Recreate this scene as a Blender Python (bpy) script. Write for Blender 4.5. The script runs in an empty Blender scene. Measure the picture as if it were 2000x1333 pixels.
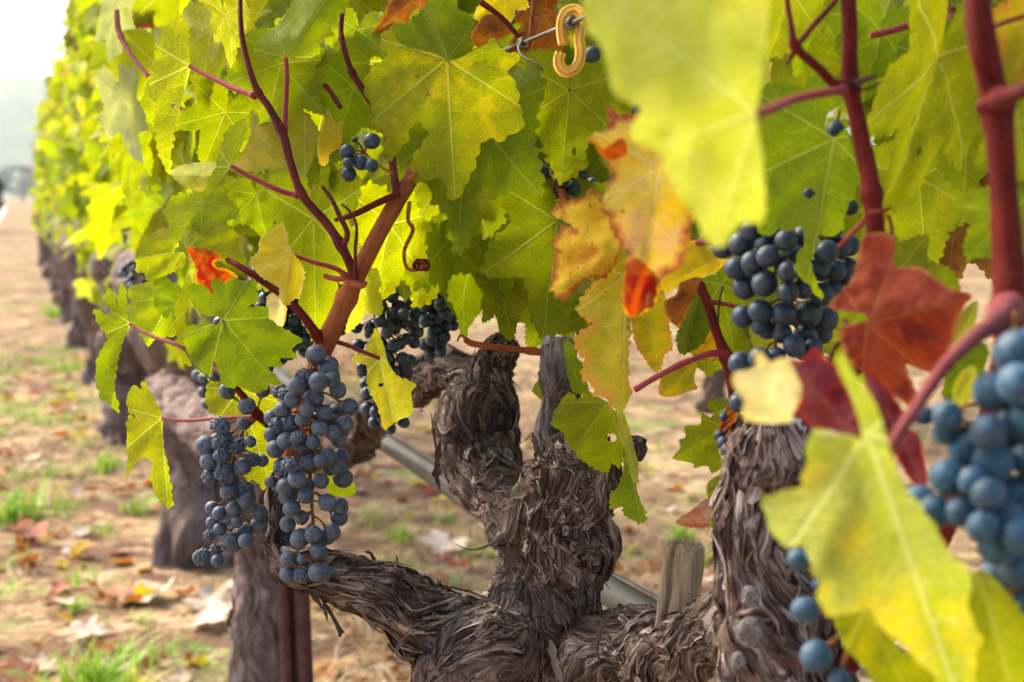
import bpy, math, random
import numpy as np
from mathutils import Vector, Matrix
from mathutils.geometry import delaunay_2d_cdt

# ---------------------------------------------------------------- camera, sky, sun, exposure
S = bpy.context.scene
COL = S.collection
R = math.radians
FPX = 2000 * 50.0 / 36.0
CAMH = 0.95
PITCH = math.atan((666.5 - 385) / FPX)
CAM = np.array([0.0, 0.0, CAMH])
AX_R = np.array([1.0, 0, 0])
AX_F = np.array([0, math.cos(PITCH), -math.sin(PITCH)])
AX_U = np.array([0, math.sin(PITCH), math.cos(PITCH)])
cd = bpy.data.cameras.new('camera')
cam = bpy.data.objects.new('camera', cd)
COL.objects.link(cam)
cam.location = CAM
cam.rotation_euler = (R(90) - PITCH, 0, 0)
cd.lens = 50
cd.sensor_width = 36
cd.clip_start = 0.02
cd.clip_end = 20000
cd.dof.use_dof = True
cd.dof.focus_distance = 0.92
cd.dof.aperture_fstop = 10.5
S.camera = cam
SUN_AZ, SUN_EL = R(-52), R(44)          # measured from +Y towards +X
w = bpy.data.worlds.new('World')
S.world = w
w.use_nodes = True
nt = w.node_tree
nt.nodes.clear()
sky = nt.nodes.new('ShaderNodeTexSky')
sky.sky_type = 'NISHITA'
sky.sun_disc = False
sky.sun_elevation = SUN_EL
sky.sun_rotation = SUN_AZ
sky.air_density = 1.0
sky.dust_density = 5.0
sky.ozone_density = 0.6
bg = nt.nodes.new('ShaderNodeBackground')
bg.inputs[1].default_value = 0.15
wo = nt.nodes.new('ShaderNodeOutputWorld')
nt.links.new(sky.outputs[0], bg.inputs[0])
nt.links.new(bg.outputs[0], wo.inputs[0])
sl = bpy.data.lights.new('sun', 'SUN')
sl.energy = 2.5
sl.angle = R(22)
sl.color = (1.0, 0.93, 0.82)
sun = bpy.data.objects.new('sun', sl)
COL.objects.link(sun)
sd = Vector((math.sin(SUN_AZ) * math.cos(SUN_EL), math.cos(SUN_AZ) * math.cos(SUN_EL), math.sin(SUN_EL)))
sun.rotation_euler = (-sd).to_track_quat('-Z', 'Y').to_euler()
S.view_settings.view_transform = 'Standard'
S.view_settings.look = 'None'
S.view_settings.exposure = 1.6
S.view_settings.gamma = 1.0
S.cycles.use_denoising = True
S.cycles.sample_clamp_indirect = 4.0
S.cycles.max_bounces = 10
S.cycles.diffuse_bounces = 5
S.cycles.transmission_bounces = 8
S.cycles.volume_bounces = 1
S.cycles.caustics_reflective = False
S.cycles.caustics_refractive = False

# ---------------------------------------------------------------- maths helpers
def P(x, y, d):
    """photo direction (x, y on a 2000 px wide frame) at depth d metres -> a point of the place"""
    return CAM + AX_F * d + AX_R * ((x - 1000) / FPX * d) + AX_U * (-(y - 666.5) / FPX * d)

def PV(p):
    p = np.asarray(p, float)
    x = (p[:, 0] - 1000) / FPX * p[:, 2]
    y = -(p[:, 1] - 666.5) / FPX * p[:, 2]
    return CAM + p[:, 2:3] * AX_F + x[:, None] * AX_R + y[:, None] * AX_U

def proj(p):
    q = np.asarray(p) - CAM
    d = q @ AX_F
    return 1000 + FPX * (q @ AX_R) / d, 666.5 - FPX * (q @ AX_U) / d, d

ROW = np.array([(30 - 1000) / FPX, 1.0, 0]); ROW /= np.linalg.norm(ROW)
LAT = np.array([ROW[1], -ROW[0], 0])
def rowp(t, lat, z):
    return ROW * t + LAT * lat + np.array([0, 0, z])

def _h(i, j, k, seed):
    n = (i * 73856093) ^ (j * 19349663) ^ (k * 83492791) ^ (seed * 2654435761 & 0x7fffffff)
    n = (n ^ (n >> 13)) * 1274126177 & 0x7fffffff
    n = (n ^ (n >> 16)) * 668265263 & 0x7fffffff
    return (n & 0xffff) / 65535.0

def noise3(x, y, z, seed=0):
    x, y, z = np.broadcast_arrays(np.asarray(x, float), np.asarray(y, float), np.asarray(z, float))
    xi, yi, zi = np.floor(x).astype(np.int64), np.floor(y).astype(np.int64), np.floor(z).astype(np.int64)
    fx, fy, fz = x - xi, y - yi, z - zi
    fx = fx * fx * (3 - 2 * fx); fy = fy * fy * (3 - 2 * fy); fz = fz * fz * (3 - 2 * fz)
    o = 0
    for a in (0, 1):
        for b in (0, 1):
            for c in (0, 1):
                o = o + _h(xi + a, yi + b, zi + c, seed) * (fx if a else 1 - fx) * (fy if b else 1 - fy) * (fz if c else 1 - fz)
    return o * 2 - 1

def catmull(pts, n):
    pts = np.asarray(pts, float)
    if len(pts) == 2:
        t = np.linspace(0, 1, n)[:, None]
        return pts[0] * (1 - t) + pts[1] * t
    p = np.vstack([2 * pts[0] - pts[1], pts, 2 * pts[-1] - pts[-2]])
    m = len(pts) - 1
    ts = np.linspace(0, m - 1e-6, n)
    i = ts.astype(int); f = (ts - i)[:, None]
    p0, p1, p2, p3 = p[i], p[i + 1], p[i + 2], p[i + 3]
    return 0.5 * (2 * p1 + (p2 - p0) * f + (2 * p0 - 5 * p1 + 4 * p2 - p3) * f ** 2 + (3 * p1 - p0 - 3 * p2 + p3) * f ** 3)

def frames(path):
    tan = np.gradient(path, axis=0)
    tan /= np.linalg.norm(tan, axis=1)[:, None] + 1e-12
    a = np.array([0, 0, 1.0]) if abs(tan[0][2]) < .9 else np.array([1.0, 0, 0])
    n = np.cross(tan[0], a); n /= np.linalg.norm(n)
    N = [n]
    for i in range(1, len(path)):
        n = N[-1] - tan[i] * (N[-1] @ tan[i])
        N.append(n / (np.linalg.norm(n) + 1e-12))
    N = np.array(N)
    return tan, N, np.cross(tan, N)

# ---------------------------------------------------------------- object helpers
def add_obj(name, me, parent=None, mat=None, origin=None):
    o = bpy.data.objects.new(name, me)
    COL.objects.link(o)
    if mat is not None:
        for m in (mat if isinstance(mat, (list, tuple)) else [mat]):
            me.materials.append(m)
    if origin is not None:
        set_loc(o, origin, parent)
    elif parent is not None:
        o.parent = parent
    return o

WORLD_LOC = {}
def set_loc(o, origin, parent):
    base = WORLD_LOC.get(parent.name, np.zeros(3)) if parent is not None else np.zeros(3)
    if parent is not None:
        o.parent = parent
    o.location = np.asarray(origin) - base
    WORLD_LOC[o.name] = np.asarray(origin, float)

def tag(o, label=None, cat=None, group=None, kind=None):
    if label: o['label'] = label
    if cat: o['category'] = cat
    if group: o['group'] = group
    if kind: o['kind'] = kind
    return o

def empty(name, loc):
    o = bpy.data.objects.new(name, None)
    COL.objects.link(o)
    o.empty_display_size = .05
    o.location = loc
    WORLD_LOC[o.name] = np.asarray(loc, float)
    return o

def mesh_np(name, V, F, smooth=True, tone=None, midx=None, fc=None):
    V = np.asarray(V, np.float32); F = np.asarray(F, np.int32)
    me = bpy.data.meshes.new(name)
    k = F.shape[1]
    me.vertices.add(len(V)); me.vertices.foreach_set('co', V.ravel())
    me.loops.add(F.size); me.loops.foreach_set('vertex_index', F.ravel())
    me.polygons.add(len(F))
    me.polygons.foreach_set('loop_start', np.arange(0, F.size, k, dtype=np.int32))
    me.polygons.foreach_set('loop_total', np.full(len(F), k, np.int32))
    if midx is not None:
        me.polygons.foreach_set('material_index', np.asarray(midx, np.int32))
    me.update(calc_edges=True)
    if smooth:
        me.polygons.foreach_set('use_smooth', np.ones(len(F), bool))
    if tone is not None:
        at = me.attributes.new('tone', 'FLOAT', 'POINT')
        at.data.foreach_set('value', np.asarray(tone, np.float32).ravel())
    if fc is not None:
        at = me.attributes.new('fc', 'FLOAT_VECTOR', 'POINT')
        at.data.foreach_set('vector', np.asarray(fc, np.float32).ravel())
    return me

def tube_fc(path, rad, nu, cap=True):
    path = np.asarray(path); rad = np.broadcast_to(np.asarray(rad, float), (len(path),))
    L = np.concatenate([[0], np.cumsum(np.linalg.norm(np.diff(path, axis=0), axis=1))])
    if cap: L = np.concatenate([L[:1], L, L[-1:]]); rad = np.concatenate([rad[:1], rad, rad[-1:]])
    u = np.linspace(0, 2 * np.pi, nu, endpoint=False); k = np.mean(rad) * 1000
    return np.stack([np.cos(u)[None] * k + 0 * L[:, None], np.sin(u)[None] * k + 0 * L[:, None], L[:, None] * 1000 / 18 + 0 * u[None] + path[0, 0] * 100], -1).reshape(-1, 3)

class MB:
    """collects quad patches into one mesh"""
    def __init__(s): s.V, s.F, s.T, s.C, s.n = [], [], [], [], 0
    def add(s, V, F, tone=0.5, fc=None):
        V = np.asarray(V); s.V.append(V); s.F.append(np.asarray(F) + s.n); s.n += len(V)
        s.T.append(np.broadcast_to(np.asarray(tone, float), (len(V),)))
        s.C.append(np.asarray(fc) if fc is not None else V * np.array([1000, 1000, 60.]))
    def mesh(s, name, origin=np.zeros(3), smooth=True):
        return mesh_np(name, np.vstack(s.V) - origin, np.vstack(s.F), smooth, np.concatenate(s.T), None, np.vstack(s.C))

def grid_faces(nv, nu, wrap=True):
    f = []
    i = np.arange(nv - 1)[:, None]; j = np.arange(nu if wrap else nu - 1)[None, :]
    a = i * nu + j; b = i * nu + (j + 1) % nu
    return np.stack([a, b, b + nu, a + nu], -1).reshape(-1, 4)

def tube_geo(path, rad, nu=8, ripple=0, seed=0, cap=True):
    path = np.asarray(path); rad = np.broadcast_to(np.asarray(rad, float), (len(path),)).copy()
    if cap:
        path = np.vstack([path[:1], path, path[-1:]]); rad = np.concatenate([[1e-5], rad, [1e-5]])
        tan, N, B = frames(np.vstack([path[1:-1]]))
        N = np.vstack([N[:1], N, N[-1:]]); B = np.vstack([B[:1], B, B[-1:]])
    else:
        tan, N, B = frames(path)
    u = np.linspace(0, 2 * np.pi, nu, endpoint=False)
    rr = np.broadcast_to(rad[:, None], (len(path), nu)).copy()
    if ripple:
        L = np.concatenate([[0], np.cumsum(np.linalg.norm(np.diff(path, axis=0), axis=1))])
        rr = rr * (1 + ripple * noise3(np.cos(u)[None, :] * 2.2, np.sin(u)[None, :] * 2.2, L[:, None] * 60, seed))
    V = path[:, None, :] + rr[..., None] * (np.cos(u)[None, :, None] * N[:, None, :] + np.sin(u)[None, :, None] * B[:, None, :])
    return V.reshape(-1, 3), grid_faces(len(path), nu)

# ---------------------------------------------------------------- node helpers
def new_mat(name):
    m = bpy.data.materials.new(name); m.use_nodes = True
    t = m.node_tree; t.nodes.clear()
    return m, t
class NT:
    def __init__(s, t): s.t = t
    def n(s, typ, **kw):
        x = s.t.nodes.new(typ)
        for k, v in kw.items(): setattr(x, k, v)
        return x
    def l(s, a, b): s.t.links.new(a, b)
    def m(s, op, a, b=None, c=None, clamp=False):
        x = s.n('ShaderNodeMath', operation=op, use_clamp=clamp)
        for i, v in enumerate((a, b, c)):
            if v is None: continue
            if isinstance(v, (int, float)): x.inputs[i].default_value = v
            else: s.l(v, x.inputs[i])
        return x.outputs[0]
    def ss(s, v, lo, hi):
        x = s.n('ShaderNodeMapRange', interpolation_type='SMOOTHSTEP')
        for i, q in enumerate((v, lo, hi)):
            if isinstance(q, (int, float)): x.inputs[i].default_value = q
            else: s.l(q, x.inputs[i])
        return x.outputs[0]
    def mix(s, f, a, b):
        x = s.n('ShaderNodeMix', data_type='RGBA')
        for i, q in ((0, f), (6, a), (7, b)):
            if isinstance(q, (int, float)): x.inputs[i].default_value = q
            elif isinstance(q, tuple): x.inputs[i].default_value = (*q, 1)
            else: s.l(q, x.inputs[i])
        return x.outputs[2]
    def noise(s, vec, scale, detail=3, rough=.55, dist=0):
        x = s.n('ShaderNodeTexNoise')
        x.inputs['Scale'].default_value = scale; x.inputs['Detail'].default_value = detail
        x.inputs['Roughness'].default_value = rough; x.inputs['Distortion'].default_value = dist
        if vec is not None: s.l(vec, x.inputs['Vector'])
        return x.outputs[0]
    def vadd(s, a, b):
        x = s.n('ShaderNodeVectorMath', operation='ADD'); s.l(a, x.inputs[0]); s.l(b, x.inputs[1]); return x.outputs[0]
    def bump(s, h, strength, dist):
        x = s.n('ShaderNodeBump'); x.inputs['Strength'].default_value = strength; x.inputs['Distance'].default_value = dist
        s.l(h, x.inputs['Height']); return x.outputs[0]
    def princ(s, col, rough=.5, spec=.4, normal=None):
        x = s.n('ShaderNodeBsdfPrincipled')
        if isinstance(col, tuple): x.inputs['Base Color'].default_value = (*col, 1)
        else: s.l(col, x.inputs['Base Color'])
        if isinstance(rough, (int, float)): x.inputs['Roughness'].default_value = rough
        else: s.l(rough, x.inputs['Roughness'])
        x.inputs['Specular IOR Level'].default_value = spec
        if normal is not None: s.l(normal, x.inputs['Normal'])
        return x
    def out(s, sh):
        o = s.n('ShaderNodeOutputMaterial'); s.l(sh, o.inputs[0])

def leaf_mat(name, c1, c2, vein, edge=None, ew=.1, c3=None, c3lo=.55, spots=.0, trans=.5, back=.22, rough=.6, backcol=(.30, .33, .10), spotcol=(.16, .06, .02), hue=.5):
    m, t = new_mat(name); N = NT(t)
    uv = N.n('ShaderNodeUVMap', uv_map='flat').outputs[0]
    ve = N.n('ShaderNodeUVMap', uv_map='vein').outputs[0]
    mi = N.n('ShaderNodeUVMap', uv_map='misc').outputs[0]
    sm = N.n('ShaderNodeSeparateXYZ'); N.l(mi, sm.inputs[0])
    sv = N.n('ShaderNodeSeparateXYZ'); N.l(ve, sv.inputs[0])
    ed, rnd = sm.outputs[0], sm.outputs[1]
    sx, ts = sv.outputs[0], sv.outputs[1]
    tx = N.m('ABSOLUTE', ts)
    cmb = N.n('ShaderNodeCombineXYZ')
    N.l(N.m('MULTIPLY', rnd, 37.0), cmb.inputs[2]); N.l(N.m('MULTIPLY', rnd, 11.0), cmb.inputs[0])
    p = N.vadd(uv, cmb.outputs[0])
    n1 = N.noise(p, 2.6, 4, .6)
    n2 = N.noise(p, 9, 4, .6)
    n3 = N.noise(p, 70, 3, .7)
    f = N.ss(N.m('ADD', N.m('MULTIPLY', n1, .75), N.m('MULTIPLY', n2, .3)), .4, .68)
    col = N.mix(f, c1, c2)
    if c3:
        g = N.ss(N.m('ADD', N.m('MULTIPLY', N.noise(p, 1.9, 3, .6), .8), N.m('MULTIPLY', n2, .3)), c3lo, c3lo + .14)
        g = N.m('MULTIPLY', g, N.m('MULTIPLY_ADD', N.ss(tx, .0, .10), .75, .25))
        col = N.mix(g, col, c3)
    # veins
    wv = N.m('MULTIPLY_ADD', sx, -.010, .0165)
    v1 = N.m('SUBTRACT', 1.0, N.ss(tx, N.m('MULTIPLY', wv, .45), wv))
    wob = N.m('MULTIPLY', N.m('SUBTRACT', N.noise(p, 5.5, 2, .5), .5), .16)
    bend = N.m('MULTIPLY', N.m('POWER', tx, 1.45), 1.25)
    fr = N.m('FRACT', N.m('ADD', N.m('DIVIDE', N.m('ADD', N.m('SUBTRACT', sx, bend), wob), .15), N.m('MULTIPLY', N.m('GREATER_THAN', ts, 0.0), .45)))
    d2 = N.m('ABSOLUTE', N.m('SUBTRACT', fr, .5))
    v2 = N.m('SUBTRACT', 1.0, N.ss(d2, .012, .05))
    v2 = N.m('MULTIPLY', v2, N.m('MULTIPLY_ADD', N.ss(tx, .05, .32), -.35, .6))
    vo = N.n('ShaderNodeTexVoronoi', feature='DISTANCE_TO_EDGE')
    vo.inputs['Scale'].default_value = 21
    N.l(p, vo.inputs['Vector'])
    v3 = N.m('SUBTRACT', 1.0, N.ss(vo.outputs['Distance'], .015, .09))
    vm = N.m('MAXIMUM', v1, N.m('MAXIMUM', v2, N.m('MULTIPLY', v3, .34)))
    col = N.mix(N.m('MULTIPLY', N.ss(n3, .35, .75), .42), col, tuple(c * .45 for c in c1))
    if edge:
        en = N.m('SUBTRACT', ed, N.m('MULTIPLY', N.m('SUBTRACT', N.m('ADD', N.m('MULTIPLY', n1, .6), N.m('MULTIPLY', n2, .4)), .5), ew * 3.2))
        en = N.m('ADD', en, N.m('MULTIPLY', N.m('SUBTRACT', 1.0, N.ss(tx, 0.0, .11)), ew * .9))
        ef = N.m('SUBTRACT', 1.0, N.ss(en, ew * .1, ew * 1.15))
        col = N.mix(ef, col, edge)
    if spots:
        sp = N.ss(N.noise(p, 13, 3, .5), .74 - spots, .78 - spots)
        col = N.mix(N.m('MULTIPLY', sp, .8), col, spotcol)
    col = N.mix(N.m('MULTIPLY', vm, .52), col, vein)
    # each leaf its own shade
    hs = N.n('ShaderNodeHueSaturation')
    N.l(N.m('MULTIPLY_ADD', rnd, .024, .488), hs.inputs['Hue'])
    N.l(N.m('MULTIPLY_ADD', N.m('FRACT', N.m('MULTIPLY', rnd, 7.3)), .42, .80), hs.inputs['Value'])
    N.l(col, hs.inputs['Color'])
    col = hs.outputs[0]
    geo = N.n('ShaderNodeNewGeometry')
    under = N.m('MULTIPLY', geo.outputs['Backfacing'], back)
    dcol = N.mix(under, col, backcol)
    hgt = N.m('ADD', N.m('MULTIPLY', vm, -.6), N.m('ADD', N.m('MULTIPLY', n2, .9), N.m('MULTIPLY', n3, .25)))
    nb = N.bump(hgt, .55, .0022)
    pr = N.princ(dcol, rough, .13, nb)
    tr = N.n('ShaderNodeBsdfTranslucent')
    ht = N.n('ShaderNodeHueSaturation'); ht.inputs['Hue'].default_value = hue; ht.inputs['Saturation'].default_value = 1.1; ht.inputs['Value'].default_value = 1.32
    N.l(col, ht.inputs['Color']); N.l(ht.outputs[0], tr.inputs[0]); N.l(nb, tr.inputs['Normal'])
    mx = N.n('ShaderNodeMixShader'); mx.inputs[0].default_value = trans
    N.l(pr.outputs[0], mx.inputs[1]); N.l(tr.outputs[0], mx.inputs[2])
    N.out(mx.outputs[0])
    return m

LM = {
 'green': leaf_mat('leaf_green', hue=.505, c1=(.18, .24, .006), c2=(.27, .31, .008), vein=(.42, .44, .10), c3=(.40, .35, .012), c3lo=.66),
 'dark': leaf_mat('leaf_dark_green', hue=.505, c1=(.125, .190, .006), c2=(.20, .25, .008), vein=(.32, .36, .08), c3=(.28, .27, .012), c3lo=.66),
 'lime': leaf_mat('leaf_lime', hue=.505, c1=(.25, .295, .006), c2=(.34, .355, .010), vein=(.50, .50, .14), c3=(.48, .41, .012), c3lo=.67),
 'mottle': leaf_mat('leaf_mottled', hue=.502, c1=(.23, .26, .008), c2=(.33, .325, .010), vein=(.45, .43, .10), c3=(.52, .41, .02), c3lo=.56, spots=.05),
 'near': leaf_mat('leaf_near', hue=.503, c1=(.36, .385, .035), c2=(.46, .47, .075), vein=(.62, .62, .24), c3=(.54, .48, .07), c3lo=.66, trans=.4, back=.25, backcol=(.46, .49, .20)),
 'nearyellow': leaf_mat('leaf_near_mottled', hue=.503, c1=(.36, .385, .035), c2=(.46, .47, .075), vein=(.62, .62, .24), c3=(.62, .48, .05), c3lo=.53, trans=.4, back=.25, backcol=(.46, .49, .20)),
 'glare_pale': leaf_mat('leaf_glare_pale', (.36, .40, .10), (.46, .49, .17), (.55, .58, .28), trans=.3, back=.5, backcol=(.54, .58, .32)),  # pale tones put the glare on edge-on leaves into the colour
 'yellow': leaf_mat('leaf_yellow', (.66, .47, .012), (.74, .56, .04), (.78, .66, .22), edge=(.66, .52, .16), ew=.05, back=.0, trans=.55),
 'scorch': leaf_mat('leaf_scorched', (.60, .40, .03), (.64, .49, .11), (.66, .5, .2), edge=(.27, .065, .03), ew=.08, c3=(.60, .36, .15), c3lo=.56, spots=.08, back=.0, trans=.36, rough=.7),
 'orange': leaf_mat('leaf_orange', (.62, .37, .012), (.64, .44, .025), (.62, .40, .10), edge=(.30, .09, .015), ew=.08, c3=(.56, .24, .02), c3lo=.56, rough=.75, trans=.38, spots=.06, back=.0),
 'gold': leaf_mat('leaf_gold', (.42, .37, .02), (.62, .48, .025), (.6, .5, .15), edge=(.56, .29, .05), ew=.09, c3=(.36, .35, .02), c3lo=.54, spots=.04, back=.0),
 'red': leaf_mat('leaf_red', (.27, .036, .018), (.40, .085, .035), (.46, .17, .06), edge=(.40, .14, .05), ew=.05, c3=(.17, .016, .012), c3lo=.55, trans=.3, back=.0, rough=.6),
 'redspot': leaf_mat('leaf_red_spotted', (.50, .13, .01), (.44, .06, .012), (.4, .05, .02), edge=(.52, .26, .02), ew=.05, c3=(.32, .008, .012), c3lo=.52, trans=.4, back=.0),
 'maroon': leaf_mat('leaf_maroon', (.155, .022, .028), (.25, .065, .075), (.36, .14, .11), edge=(.36, .02, .015), ew=.08, c3=(.12, .012, .014), c3lo=.56, trans=.25, back=.0, rough=.5),
 'brown': leaf_mat('leaf_dry_brown', (.22, .070, .018), (.34, .14, .035), (.38, .19, .07), edge=(.44, .19, .03), ew=.06, c3=(.14, .04, .015), c3lo=.55, trans=.3, back=.1, rough=.65),
 'pale': leaf_mat('leaf_pale_yellow', (.74, .64, .22), (.80, .71, .34), (.80, .72, .38), edge=(.64, .46, .10), ew=.06, trans=.4, back=.0),
 'sage': leaf_mat('leaf_pale_green', hue=.503, c1=(.34, .355, .025), c2=(.47, .46, .05), vein=(.58, .55, .2), c3=(.56, .46, .05), c3lo=.56, trans=.45, back=.25, backcol=(.42, .46, .30)),
 'dry': leaf_mat('leaf_dry_pale', (.58, .46, .36), (.66, .56, .46), (.6, .46, .34), edge=(.46, .28, .16), ew=.06, trans=.15, back=.0, rough=.7),
 'dryred': leaf_mat('leaf_dry_rust', (.42, .14, .08), (.50, .23, .14), (.5, .28, .18), edge=(.38, .11, .06), ew=.08, c3=(.55, .38, .28), c3lo=.55, trans=.15, back=.0, rough=.7),
}

def cane_mat(name, c1, c2):
    m, t = new_mat(name); N = NT(t)
    tc = N.n('ShaderNodeTexCoord').outputs['Object']
    fc = N.n('ShaderNodeAttribute', attribute_name='fc').outputs['Vector']
    n = N.noise(tc, 55, 4, .6); n2 = N.noise(tc, 340, 3, .6)
    n3 = N.noise(fc, 1.1, 4, .65)
    col = N.mix(N.ss(N.m('ADD', N.m('MULTIPLY', n, .45), N.m('MULTIPLY', n3, .55)), .38, .60), c1, c2)
    col = N.mix(N.m('MULTIPLY', n2, .5), col, tuple(c * .45 for c in c1))
    n4 = N.noise(tc, 18, 4, .65)
    col = N.mix(N.m('MULTIPLY', N.ss(n4, .52, .68), .45), col, tuple(c * .35 + .03 for c in c1))
    pr = N.princ(col, .7, .12, N.bump(N.m('ADD', n2, N.m('MULTIPLY', n3, 1.6)), .8, .0012))
    N.out(pr.outputs[0]); return m
M_CANE = cane_mat('cane_rust', (.24, .056, .018), (.42, .135, .045))
M_SHOOT = cane_mat('shoot_wine', (.095, .014, .016), (.19, .036, .030))
M_RED = cane_mat('cane_wine_red', (.095, .008, .006), (.195, .020, .012))
M_PINK = cane_mat('petiole_pink', (.42, .11, .11), (.50, .20, .15))
M_PET = cane_mat('petiole_red', (.30, .03, .05), (.36, .08, .07))
M_STALK = cane_mat('stalk_ochre', (.34, .20, .03), (.30, .09, .04))

def bark_mat(name, cols, fine=1.0):
    m, t = new_mat(name); N = NT(t)
    at = N.n('ShaderNodeAttribute', attribute_name='tone').outputs['Fac']
    fc = N.n('ShaderNodeAttribute', attribute_name='fc').outputs['Vector']
    tc = N.n('ShaderNodeTexCoord').outputs['Object']
    f1 = N.noise(fc, .95 * fine, 4, .65); f2 = N.noise(fc, .24 * fine, 4, .6, .4); pl = N.noise(tc, 26 * fine, 4, .6); gr = N.noise(tc, 900 * fine, 2, .6)
    f = N.m('ADD', N.m('MULTIPLY', at, .55), N.m('ADD', N.m('MULTIPLY', N.m('SUBTRACT', f1, .5), 1.15), N.m('ADD', N.m('MULTIPLY', N.m('SUBTRACT', f2, .5), .9), N.m('MULTIPLY', pl, .42))))
    f = N.m('ADD', f, N.m('MULTIPLY', N.m('SUBTRACT', gr, .5), .25))
    rp = N.n('ShaderNodeValToRGB')
    e = rp.color_ramp.elements
    e[0].position = .18; e[0].color = (*cols[0], 1)
    e[1].position = .86; e[1].color = (*cols[-1], 1)
    for k, c in enumerate(cols[1:-1]):
        q = rp.color_ramp.elements.new(.18 + .68 * (k + 1) / (len(cols) - 1)); q.color = (*c, 1)
    N.l(f, rp.inputs[0])
    # rusty stains here and there
    col = N.mix(N.m('MULTIPLY', N.ss(N.noise(tc, 48 * fine, 3, .6), .58, .70), .5), rp.outputs[0], (.17, .07, .04))
    h = N.m('ADD', N.m('MULTIPLY', f1, 1.0), N.m('ADD', N.m('MULTIPLY', f2, 1.6), N.m('MULTIPLY', gr, .2)))
    pr = N.princ(col, .85, .18, N.bump(h, .9, .0022))
    N.out(pr.outputs[0]); return m
M_BARK = bark_mat('bark', [(.018, .010, .007), (.090, .055, .040), (.24, .178, .142), (.50, .43, .375)])
M_BARK2 = bark_mat('bark_dark', [(.014, .009, .007), (.060, .036, .027), (.16, .115, .092), (.42, .36, .31)])
M_BARKF = bark_mat('bark_far', [(.07, .045, .038), (.14, .095, .08), (.24, .18, .16), (.38, .32, .29)], .5)  # lifted tones paint haze into the more distant bark
M_DEAD = bark_mat('dead_wood', [(.07, .055, .05), (.14, .12, .115), (.24, .215, .20), (.36, .33, .31)])

def berry_mat(name, dark, bloom, amt, rough):
    m, t = new_mat(name); N = NT(t)
    tc = N.n('ShaderNodeTexCoord').outputs['Object']
    oi = N.n('ShaderNodeObjectInfo').outputs['Random']
    cb = N.n('ShaderNodeCombineXYZ'); N.l(N.m('MULTIPLY', oi, 53.0), cb.inputs[0]); N.l(N.m('MULTIPLY', oi, 19.0), cb.inputs[1])
    p = N.vadd(tc, cb.outputs[0])
    n = N.noise(p, 2.2, 4, .6); n2 = N.noise(p, 14, 3, .65); n3 = N.noise(p, 46, 2, .6)
    f = N.ss(N.m('ADD', N.m('MULTIPLY', n, .62), N.m('MULTIPLY', n2, .38)), .33, .6)
    f = N.m('MULTIPLY', f, N.m('MULTIPLY_ADD', N.m('FRACT', N.m('MULTIPLY', oi, 5.7)), .55, .62))
    f = N.m('MULTIPLY', f, amt)
    sp = N.m('SUBTRACT', 1.0, N.ss(n3, .28, .36))
    f = N.m('MULTIPLY', f, N.m('SUBTRACT', 1.0, N.m('MULTIPLY', sp, .8)))
    col = N.mix(f, dark, bloom)
    col = N.mix(N.m('MULTIPLY', N.ss(oi, .75, 1.0), .22), col, (.05, .03, .05))
    ro = N.m('MULTIPLY_ADD', f, .4, rough, clamp=True)
    pr = N.princ(col, ro, .45, N.bump(N.m('ADD', n2, N.m('MULTIPLY', n3, .4)), .16, .05))
    pr.inputs['Sheen Weight'].default_value = .06
    pr.inputs['Sheen Tint'].default_value = (.55, .68, 1, 1)
    N.out(pr.outputs[0]); return m
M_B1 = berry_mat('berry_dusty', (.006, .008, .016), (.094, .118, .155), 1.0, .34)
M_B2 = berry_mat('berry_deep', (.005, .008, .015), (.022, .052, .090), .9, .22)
M_B3 = berry_mat('berry_blue', (.006, .018, .036), (.030, .105, .170), 1.0, .32)

# ---------------------------------------------------------------- leaves
VEIN_A = [0, 54, -54, 110, -110]
def flat_outline(seed, teeth=1.0):
    rng = random.Random(seed)
    ctl = [(0, 1.0), (12, .84), (24, .66), (33, .60), (42, .70), (54, .88), (66, .74), (78, .60), (86, .55), (96, .60),
           (110, .70), (126, .60), (142, .52), (156, .43), (166, .30), (174, .12), (180, .05)]
    sinus = rng.uniform(-.10, .05)
    th, rr = [], []
    for sgn in (1, -1):
        for a, r in ctl:
            if sgn < 0 and a in (0, 180): continue
            q = r * rng.uniform(.94, 1.07)
            if a in (33, 86): q += sinus
            th.append(sgn * (a + (rng.uniform(-3, 3) if 0 < a < 170 else 0))); rr.append(q)
    o = np.argsort(th); th = np.array(th)[o]; rr = np.array(rr)[o]
    th = np.concatenate([[th[-1] - 360], th]); rr = np.concatenate([[rr[-1]], rr])
    A = np.linspace(-179.5, 179.5, 720)
    r = np.interp(A, th, rr)
    k = np.hanning(15); k /= k.sum()
    r = np.convolve(np.concatenate([r[-20:], r, r[:20]]), k, 'same')[20:-20]
    poly = np.stack([np.sin(np.radians(A)) * r, np.cos(np.radians(A)) * r], 1)
    return add_teeth(poly, rng, .036 * teeth, .105)

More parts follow.
